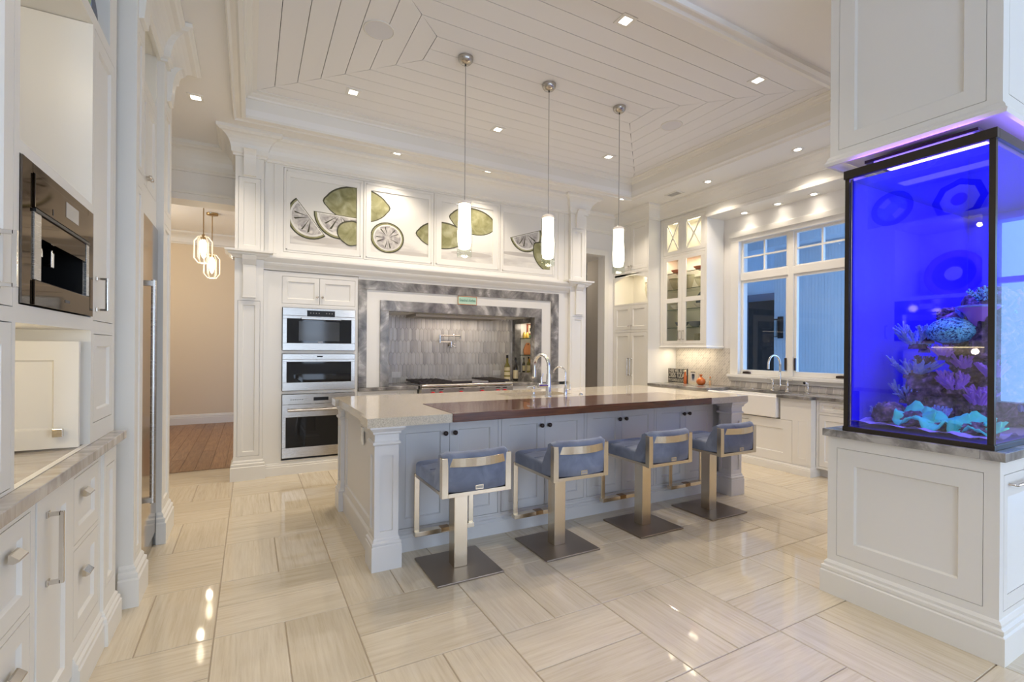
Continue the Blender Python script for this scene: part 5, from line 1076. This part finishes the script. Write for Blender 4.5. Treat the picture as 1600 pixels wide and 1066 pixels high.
for k, (p_, q_) in enumerate(zip(PP, PL)):
    branching('coral_tuft', ('mauve', 'pale blue', 'violet grey')[k % 3] + ' coral tuft at the ' + q_, *p_, 26, .055 + .03 * rr2.random(), .005 + .002 * rr2.random(), (MAUVE, LAV, PURP)[k % 3], 40 + k, .7, 1.0)
bc = thing('brain_coral', 'round blue ridged brain coral on the middle of the reef', 'coral', (3.22, 1.10, 1.40)); MB().lathe([(.03, -.02), (.085, .0), (.105, .03), (.10, .06), (.075, .09), (.04, .105), (0, .11)], (0, 0, 0), 24).build('dome', CYAN, bc)
q = MB(); rr = random.Random(9)
for k in range(46):
    a = rr.random() * 2 * pi; b = .25 + rr.random() * 1.1; pts = []
    for s in range(4): aa = a + .16 * s * (1 if k % 2 else -1); bb = b + .10 * sin(s * 1.7 + k); pts.append((.104 * cos(bb) * cos(aa), .104 * cos(bb) * sin(aa), .018 + .094 * sin(bb)))
    q.tube(pts, .0055, 5)
o = q.build('ridges', CYAN, bc); o['kind'] = 'stuff'
cc = thing('cup_coral', 'mauve cup shaped coral right of the brain coral', 'coral', (3.24, 1.0, 1.46)); MB().lathe([(.02, 0), (.03, .02), (.05, .07), (.085, .10), (.08, .108), (.045, .08), (0, .05)], (0, 0, 0), 20).build('cup', MAUVE, cc); MB().lathe([(.085, .099), (.09, .106), (.08, .11)], (0, 0, 0), 20).build('lip', LAV, cc)
def plate(label, x, y, z, rx, ry, seed, tilt):
    t = thing('plate_coral', label, 'coral', (x, y, z)); rr = random.Random(seed); ph = rr.random() * 6; vs = []; fs = []; n, m = 40, 7
    for j in range(m + 1):
        for k in range(n):
            a = 2 * pi * k / n; f = j / m; w = 1 + .16 * sin(3 * a + ph) + .10 * sin(5 * a + 2 * ph)
            vs.append((rx * f * w * cos(a), ry * f * w * sin(a), .028 * f ** 2 * (.6 + .8 * sin(4 * a + ph)) + .010 * sin(11 * a + j) * f))
    for j in range(m):
        for k in range(n): fs.append((j * n + k, j * n + (k + 1) % n, (j + 1) * n + (k + 1) % n, (j + 1) * n + k))
    o = MB().add(vs, fs, True).build('frill', TEALC, t); o.rotation_euler = tilt; s = o.modifiers.new('thick', 'SOLIDIFY'); s.thickness = .006
    MB().lathe([(.02, -.05), (.03, .0), (0, .005)], (0, 0, 0), 10).build('stalk', PURP, t)
plate('frilled teal plate coral on the sand, window side', 2.98, 1.16, 1.0, .07, .085, 1, (0, rad(-30), 0)); plate('frilled teal plate coral in the middle of the sand', 2.97, 1.05, .985, .07, .105, 2, (0, rad(-24), 0)); plate('frilled teal plate coral nearest the corner post', 2.97, .93, .978, .07, .085, 3, (0, rad(-26), rad(10)))
plate('small teal plate coral seen through the end pane', 3.0, .875, .985, .05, .03, 4, (rad(50), 0, 0))
ov = thing('overflow_tube', 'clear water tube standing in the end of the aquarium', 'tube', (3.52, .865, .96)); MB().tube([(0, 0, 0), (0, 0, .52)], .018, 14).build('pipe', M['clear glass'], ov); MB().lathe([(.022, .30), (.022, .315)], (0, 0, 0), 14).build('collar', LAV, ov)

# ------------------------------------------------------------------ left wall units (local x = Y, local y = depth behind the face)
XL = -.59
lt = thing('coffee_tower_cabinet', 'tall white wall unit with coffee machine, open niches and small side doors', 'cabinet', (XL, 0, 0), L90)
MA, MB_, CO = 1.905, 2.628, .918
H_ = [(MA, MB_, 1.452, 1.892), (MA, MB_, 1.93, 2.69), (MA - .02, MB_, CO + .002, 1.398), (1.36, 1.868, 1.44, 2.69), (2.655, 2.992, 1.44, 2.69), (1.36, 2.90, 2.745, 3.27), (1.36, 1.862, CO + .01, 1.398), (2.665, 2.985, 1.0, 1.385)]
MB().cut(1.30, 3.03, CO, CZ - .002, 0, .02, H_).build('face_frame', WHITE, lt)
MB().box(1.30, MA - .02, .02, .62, CO, 2.69).box(MB_, 3.03, .02, .62, CO, 2.69).box(MA - .02, MB_, .02, .62, 1.398, 1.45).box(MA - .02, MB_, .02, .62, 1.895, 1.93).box(MA - .02, MA, .02, .62, 1.45, 2.69).box(MA - .02, MB_, .60, .62, CO, 2.69).box(1.30, 3.03, .02, .62, 2.692, 2.744).box(1.30, 3.03, .02, .62, 3.27, CZ - .002).box(1.30, 1.36, .02, .62, 2.744, 3.27).box(2.90, 3.03, .02, .62, 2.744, 3.27).box(1.36, 2.90, .60, .62, 2.744, 3.27).build('carcass', WHITE, lt)
d = sdoor(lt, 1.363, 1.865, 1.443, 2.687, 0, .06); pull(d, 1.765, 1.487, 1.64, 0, True, .012)
d = sdoor(lt, 2.658, 2.989, 1.443, 2.687, 0, .06); pull(d, 2.70, 1.485, 1.63, 0, True, .010)
sdoor(lt, 1.363, 1.859, CO + .013, 1.395, 0, .06, 'panel'); sdoor(lt, 2.668, 2.982, 1.003, 1.382, 0, .05, 'panel')
# the appliance garage door, folded open against the niche side
gd = MB().shaker(0, .46, .0, .425, 0, fw=.075).build('door', WHITE, lt); gd.location = (2.53, .475, .925); gd.rotation_euler.z = rad(-90); gd['label'] = 'appliance garage door swung open into the niche'
sqknob(gd, .405, .065)
B(MA + .03, MB_ - .13, .55, .58, 1.386, 1.396).build('light_strip', STRIP, lt)
MB().mould([(1.30, 0), (2.915, 0)], crownp(3.29, CZ - .002, .12)).build('crown_moulding', WHITE, lt)
base_at(lt, 2.27, 0, CO)
point('garage_light', (XL - .22, 2.02, 1.345), 1.5, (1, .84, .58), .03); point('niche_light', (XL - .16, 1.975, 2.62), 2.6, (1, .86, .64), .02); area('upper_niche_light', (XL - .3, 2.1, 3.26), (0, 0, L90), 1.2, .2, .8, (1, .9, .74))
cm = thing('coffee_machine', 'built-in bronze glass coffee machine in the left wall unit', 'coffee machine', (XL, 0, 0), L90)
q0, q1, r0, r1 = 1.908, 2.625, 1.456, 1.889; f0, f1 = 1.985, 2.55
MB().cut(q0, q1, r0, r1, .0, .20, [(f0 + .06, f1 - .04, 1.535, 1.742)]).box(q0, q1, .20, .45, r0, r1).build('housing', MIRB, cm); a_, b_ = f0 + .06, f1 - .04
MB().box(a_, a_ + .003, .0, .195, 1.535, 1.742).box(b_ - .003, b_, .0, .195, 1.535, 1.742).box(a_, b_, .0, .195, 1.535, 1.538).box(a_, b_, .0, .195, 1.739, 1.742).box(a_, b_, .195, .199, 1.535, 1.742).build('recess', mat('matt black liner', (.006, .006, .006), .6, spec=.2), cm)
B(q0, f0 - .003, -.006, 0, r0, r1).build('side_panel', MIRB, cm); B(f1 + .003, q1, -.006, 0, r0, r1).build('side_panel', MIRB, cm); B(f0, f1, -.006, 0, r1 - .028, r1).build('top_trim', MIRB, cm)
MB().box(f0, f1, -.012, 0, 1.755, r1 - .031).build('control_panel', MIRB, cm, .001); B(2.26, 2.40, -.0132, -.012, 1.79, 1.845).build('display', SCREEN, cm); B(2.13, 2.137, -.013, -.012, 1.765, 1.785).build('power_mark', BLACK, cm)
B(f0, f1, -.013, 0, 1.742, 1.752).build('edge_strip', BLACK, cm)
B(f0, f0 + .055, -.010, 0, 1.535, 1.742).build('column_trim', STEEL, cm); B(f1 - .035, f1, -.010, 0, 1.535, 1.742).build('column_trim', STEEL, cm)
B(f0 + .06, f1 - .04, -.008, -.003, 1.67, 1.742).build('brew_shield', MIRB, cm)
MB().lathe([(.035, 1.625), (.035, 1.65), (.028, 1.668)], (2.14, .05, 0), 18).build('coffee_spout', CHROME, cm); MB().box(2.245, 2.268, .02, .045, 1.605, 1.668).build('milk_spout', CHROME, cm, .003)
MB().box(f0, f1, -.012, 0, r0, 1.532).build('drip_drawer', MIRB, cm, .001); B(f0 + .27, f0 + .32, -.0128, -.012, 1.485, 1.495).build('badge', BLACK, cm)
base_at(cm, 2.27, 0, r0)
def standing_plate(name, label, y, z, r, mats, oct=False, x=XL - .42):
    t = thing(name, label, 'plate', (x, y, z), 0); tilt = rad(80); n = 8 if oct else 36
    q = MB().lathe([(0, 0), (r, 0), (r, .012), (r * .72, .004), (0, .004)], (0, 0, 0), n, 'z', not oct).build('rim_disc', mats[0], t); q.rotation_euler = (0, tilt, 0); q.location.z = r
    q = MB().lathe([(r * .72, .0045), (r * .68, .008), (0, .006)], (0, 0, 0), n, 'z', not oct).build('centre_disc', mats[1], t); q.rotation_euler = (0, tilt, 0); q.location.z = r
    q = MB().lathe([(r * .30, .008), (0, .0085)], (0, 0, 0), 20).build('medallion', mats[2], t); q.rotation_euler = (0, tilt, 0); q.location.z = r; return t
navy = mat('navy glaze', (.03, .04, .12), .2); sky = mat('sky blue glaze', (.20, .32, .70), .2); leafg = mat('leaf green glaze', (.30, .48, .14), .2); agate = mat('agate brown glaze', (.30, .18, .12), .2)
q = standing_plate('display_plate', 'round navy and sky blue display plate in the upper niche near its end', 2.685, 2.745, .20, (navy, sky, leafg), x=XL - .065)
for k in range(4):
    w_ = MB().prism([(.06, -.045), (.125, -.06), (.125, .06), (.06, .045)], 'z', .007, .009).build('glaze_panel', (leafg, PORC)[k % 2], q); w_.rotation_euler = (0, rad(80), 0); w_.location.z = .2; w_.rotation_mode = 'XYZ'; m_ = Matrix.Translation((0, 0, .2)) @ Matrix.Rotation(rad(80), 4, 'Y') @ Matrix.Rotation(rad(45 + 90 * k), 4, 'Z'); w_.matrix_basis = m_
standing_plate('display_plate', 'large octagonal white and grey platter in the upper niche', 2.22, 2.745, .235, (navy, PORC, agate), True); standing_plate('display_plate', 'wide round agate patterned charger in the niche over the coffee machine', 2.27, 1.93, .26, (agate, navy, PORC), x=XL - .44)
lk = thing('left_countertop', 'brown grey marble counter slab on the left wall units', 'countertop', (XL, 0, .878), L90)
MB().box(.9, 3.005, -.055, .64, 0, .039).build('slab', BMARB, lk, .003); base_at(lk, 1.9, 0)
lb = thing('left_base_cabinet', 'white base cabinet with cup pull drawers under the left counter', 'cabinet', (-.578, 0, 0), L90)
DR = [(1.25, 1.965, .545, .832), (1.25, 1.965, .165, .525), (2.37, 2.705, .575, .832), (2.37, 2.705, .215, .555)]
MB().cut(.9, 2.74, .0, .877, 0, .022, DR + [(2.0, 2.345, .10, .85), (.9, 2.36, -.01, .11)]).box(.9, 2.74, .022, .6, .11, .877).box(2.36, 2.74, .022, .6, 0, .11).box(.9, 2.36, .10, .6, 0, .11).build('carcass', WHITE, lb)
for a, b, c, d_ in DR:
    d = sdoor(lb, a + .003, b - .003, c + .003, d_ - .003, 0, .055, 'drawer'); cup(d, a + .42 * (b - a) if a > 2 else 1.84, (c + d_) / 2 + (.04 if a > 2 else .05), 0, .062)
d = sdoor(lb, 2.003, 2.342, .105, .847, -.004, .075); pull(d, 2.085, .555, .79, -.004, True, .013)
MB().mould([(2.365, -.0), (2.74, -.0)], basep(.155, .022)).build('base_moulding', WHITE, lb)
MB().cut(2.74, 2.955, 0, .877, -.012, .02, [(2.775, 2.925, .24, .79)]).box(2.74, 2.955, .02, .6, 0, .877).build('end_pilaster', WHITE, lb); sdoor(lb, 2.778, 2.922, .243, .787, -.012, .03, 'pilaster_panel')
MB().mould([(2.74, .02), (2.74, -.012), (2.955, -.012), (2.955, .1)], basep(.15, .022)).build('pilaster_plinth', WHITE, lb)
base_at(lb, 1.9, 0)
fs = thing('fridge_surround_cabinet', 'tall white surround with doors and a lit niche above the steel fridge', 'cabinet', (-.56, 0, 0), L90)
def fpil(a, b, nm):
    MB().cut(a, b, 0, CZ - .002, -.04, -.022, [(a + .045, b - .045, .24, 2.18), (a + .045, b - .045, 2.26, 2.98)]).box(a, b, -.022, .60, 0, CZ - .002).build('pilaster', WHITE, fs)
    sdoor(fs, a + .048, b - .048, .243, 2.177, -.04, .03, 'pilaster_panel', b=.004); sdoor(fs, a + .048, b - .048, 2.263, 2.977, -.04, .03, 'pilaster_panel', b=.004)
    MB().mould([(a, .02 if nm == 1 else -.012), (a, -.04), (b, -.04), (b, -.012 if nm == 1 else .6)], basep(.21, .028)).build('plinth', WHITE, fs)
    pr = [(-.04, 3.30), (-.14, 3.30)] + [(-.14 + .07 * sin(k * pi / 12), 3.30 - .165 * (1 - cos(k * pi / 12))) for k in range(1, 7)] + [(-.062, 3.055), (-.04, 3.05)]
    MB().prism(pr, 'x', (a + b) / 2 - .06, (a + b) / 2 + .06).build('scroll_bracket', WHITE, fs, .003)
fpil(3.095, 3.30, 1); fpil(3.99, 4.33, 2)
ZD0, ZD1, ZN = 2.30, 2.86, 2.93
MB().cut(3.30, 3.99, 2.13, CZ - .002, 0, .02, [(3.33, 3.96, ZD0, ZD1), (3.34, 3.95, ZN, 3.27)]).box(3.30, 3.99, .02, .6, 2.13, 2.88).box(3.30, 3.99, .02, .6, 3.27, CZ - .002).box(3.30, 3.34, .02, .6, 2.88, 3.27).box(3.95, 3.99, .02, .6, 2.88, 3.27).box(3.34, 3.95, .58, .6, 2.88, 3.27).build('carcass', WHITE, fs)
for a, b, s in ((3.333, 3.6435, -1), (3.6465, 3.957, 1)): d = sdoor(fs, a, b, ZD0 + .003, ZD1 - .003, 0, .055); knob(d, 3.645 + s * .03, ZD0 + .06)
MB().mould([(3.095, -.01), (3.095, -.04), (3.30, -.04), (3.30, 0), (3.99, 0), (3.99, -.04), (4.33, -.04), (4.33, .6)], crownp(3.26, CZ - .002, .17)).build('crown_moulding', WHITE, fs)
base_at(fs, 3.7, 0); area('fridge_niche_light', (-.85, 3.64, 3.26), (0, 0, L90), .4, .2, .5, (1, .9, .74))
dish('serving_bowl', 'glass bowl in the niche over the fridge', -.72, 3.72, 2.882, bowl2(.12, .08), M['crystal glass'], 'bowl')
fg = thing('refrigerator', 'tall built-in steel refrigerator with a long bar handle', 'refrigerator', (-.56, 0, 0), L90)
MB().box(3.305, 3.985, .02, .58, .0, 2.12).build('body', STEEL, fg); MIRF = mat('polished fridge steel', (.50, .43, .36), .10, 1)
B(3.31, 3.98, -.01, .02, .09, 2.115).build('door', MIRF, fg)
MB().tube([(3.46, -.065, .42), (3.46, -.065, 1.72)], .014, 12).box(3.445, 3.475, -.065, -.01, 1.685, 1.715).box(3.445, 3.475, -.065, -.01, .425, .455).build('handle', STEEL, fg); B(3.31, 3.98, .0, .02, .0, .085).build('toe_grille', STEEL, fg); base_at(fg, 3.645, 0)

# ------------------------------------------------------------------ hall pendants
def hall_pendant(label, x, y, z):
    t = thing('cage_pendant', label, 'pendant', (x, y, 3.30)); dz = z - 3.30
    MB().lathe([(.075, 0), (.075, -.028), (.02, -.032)], (0, 0, 0), 20).build('canopy', MATS['aged brass'], t); MB().tube([(0, 0, -.03), (0, 0, dz + .19)], .007, 8).build('rod', MATS['aged brass'], t)
    w, h, c = .10, .17, .055; o8 = [(-c, h), (c, h), (w, h - .06), (w, -h + .06), (c, -h), (-c, -h), (-w, -h + .06), (-w, h - .06)]
    for k, a in enumerate((0, pi / 3, 2 * pi / 3)): q = MB().tube([(x_ * cos(a), x_ * sin(a), dz + z_) for x_, z_ in o8 + o8[:1]], .008, 6).build('cage_hoop', MATS['glowing cage'], t)
    MB().lathe([(.015, dz + .14), (.035, dz + .09), (.04, dz), (.02, dz - .08), (0, dz - .11)], (0, 0, 0), 16).build('bulb', NGLOW, t); MB().lathe([(.03, dz + .13), (.035, dz + .17), (.012, dz + .20)], (0, 0, 0), 14).build('socket', MATS['aged brass'], t)
    point('hall_glow', (x, y, z - .22), 5, (1, .86, .64), .03)
mat('aged brass', (.42, .30, .16), .3, 1); mat('glowing cage', (.85, .74, .55), .25, .8, emit=(1, .86, .62), es=.6)  # cage metal gets a faint glow of its own, as if lit by the bulb
hall_pendant('brass cage pendant lamp in the hall, the higher of two', -.535, 7.3, 2.58); hall_pendant('brass cage pendant lamp in the hall, the lower of two', -.50, 8.3, 2.52)
point('hall_fill', (-1.75, 8.2, 2.5), 30, (1, .87, .68), .25); point('passage_fill', (4.9, 7.6, 2.8), 10, (1, .88, .72), .15)
bpy.context.view_layer.update()
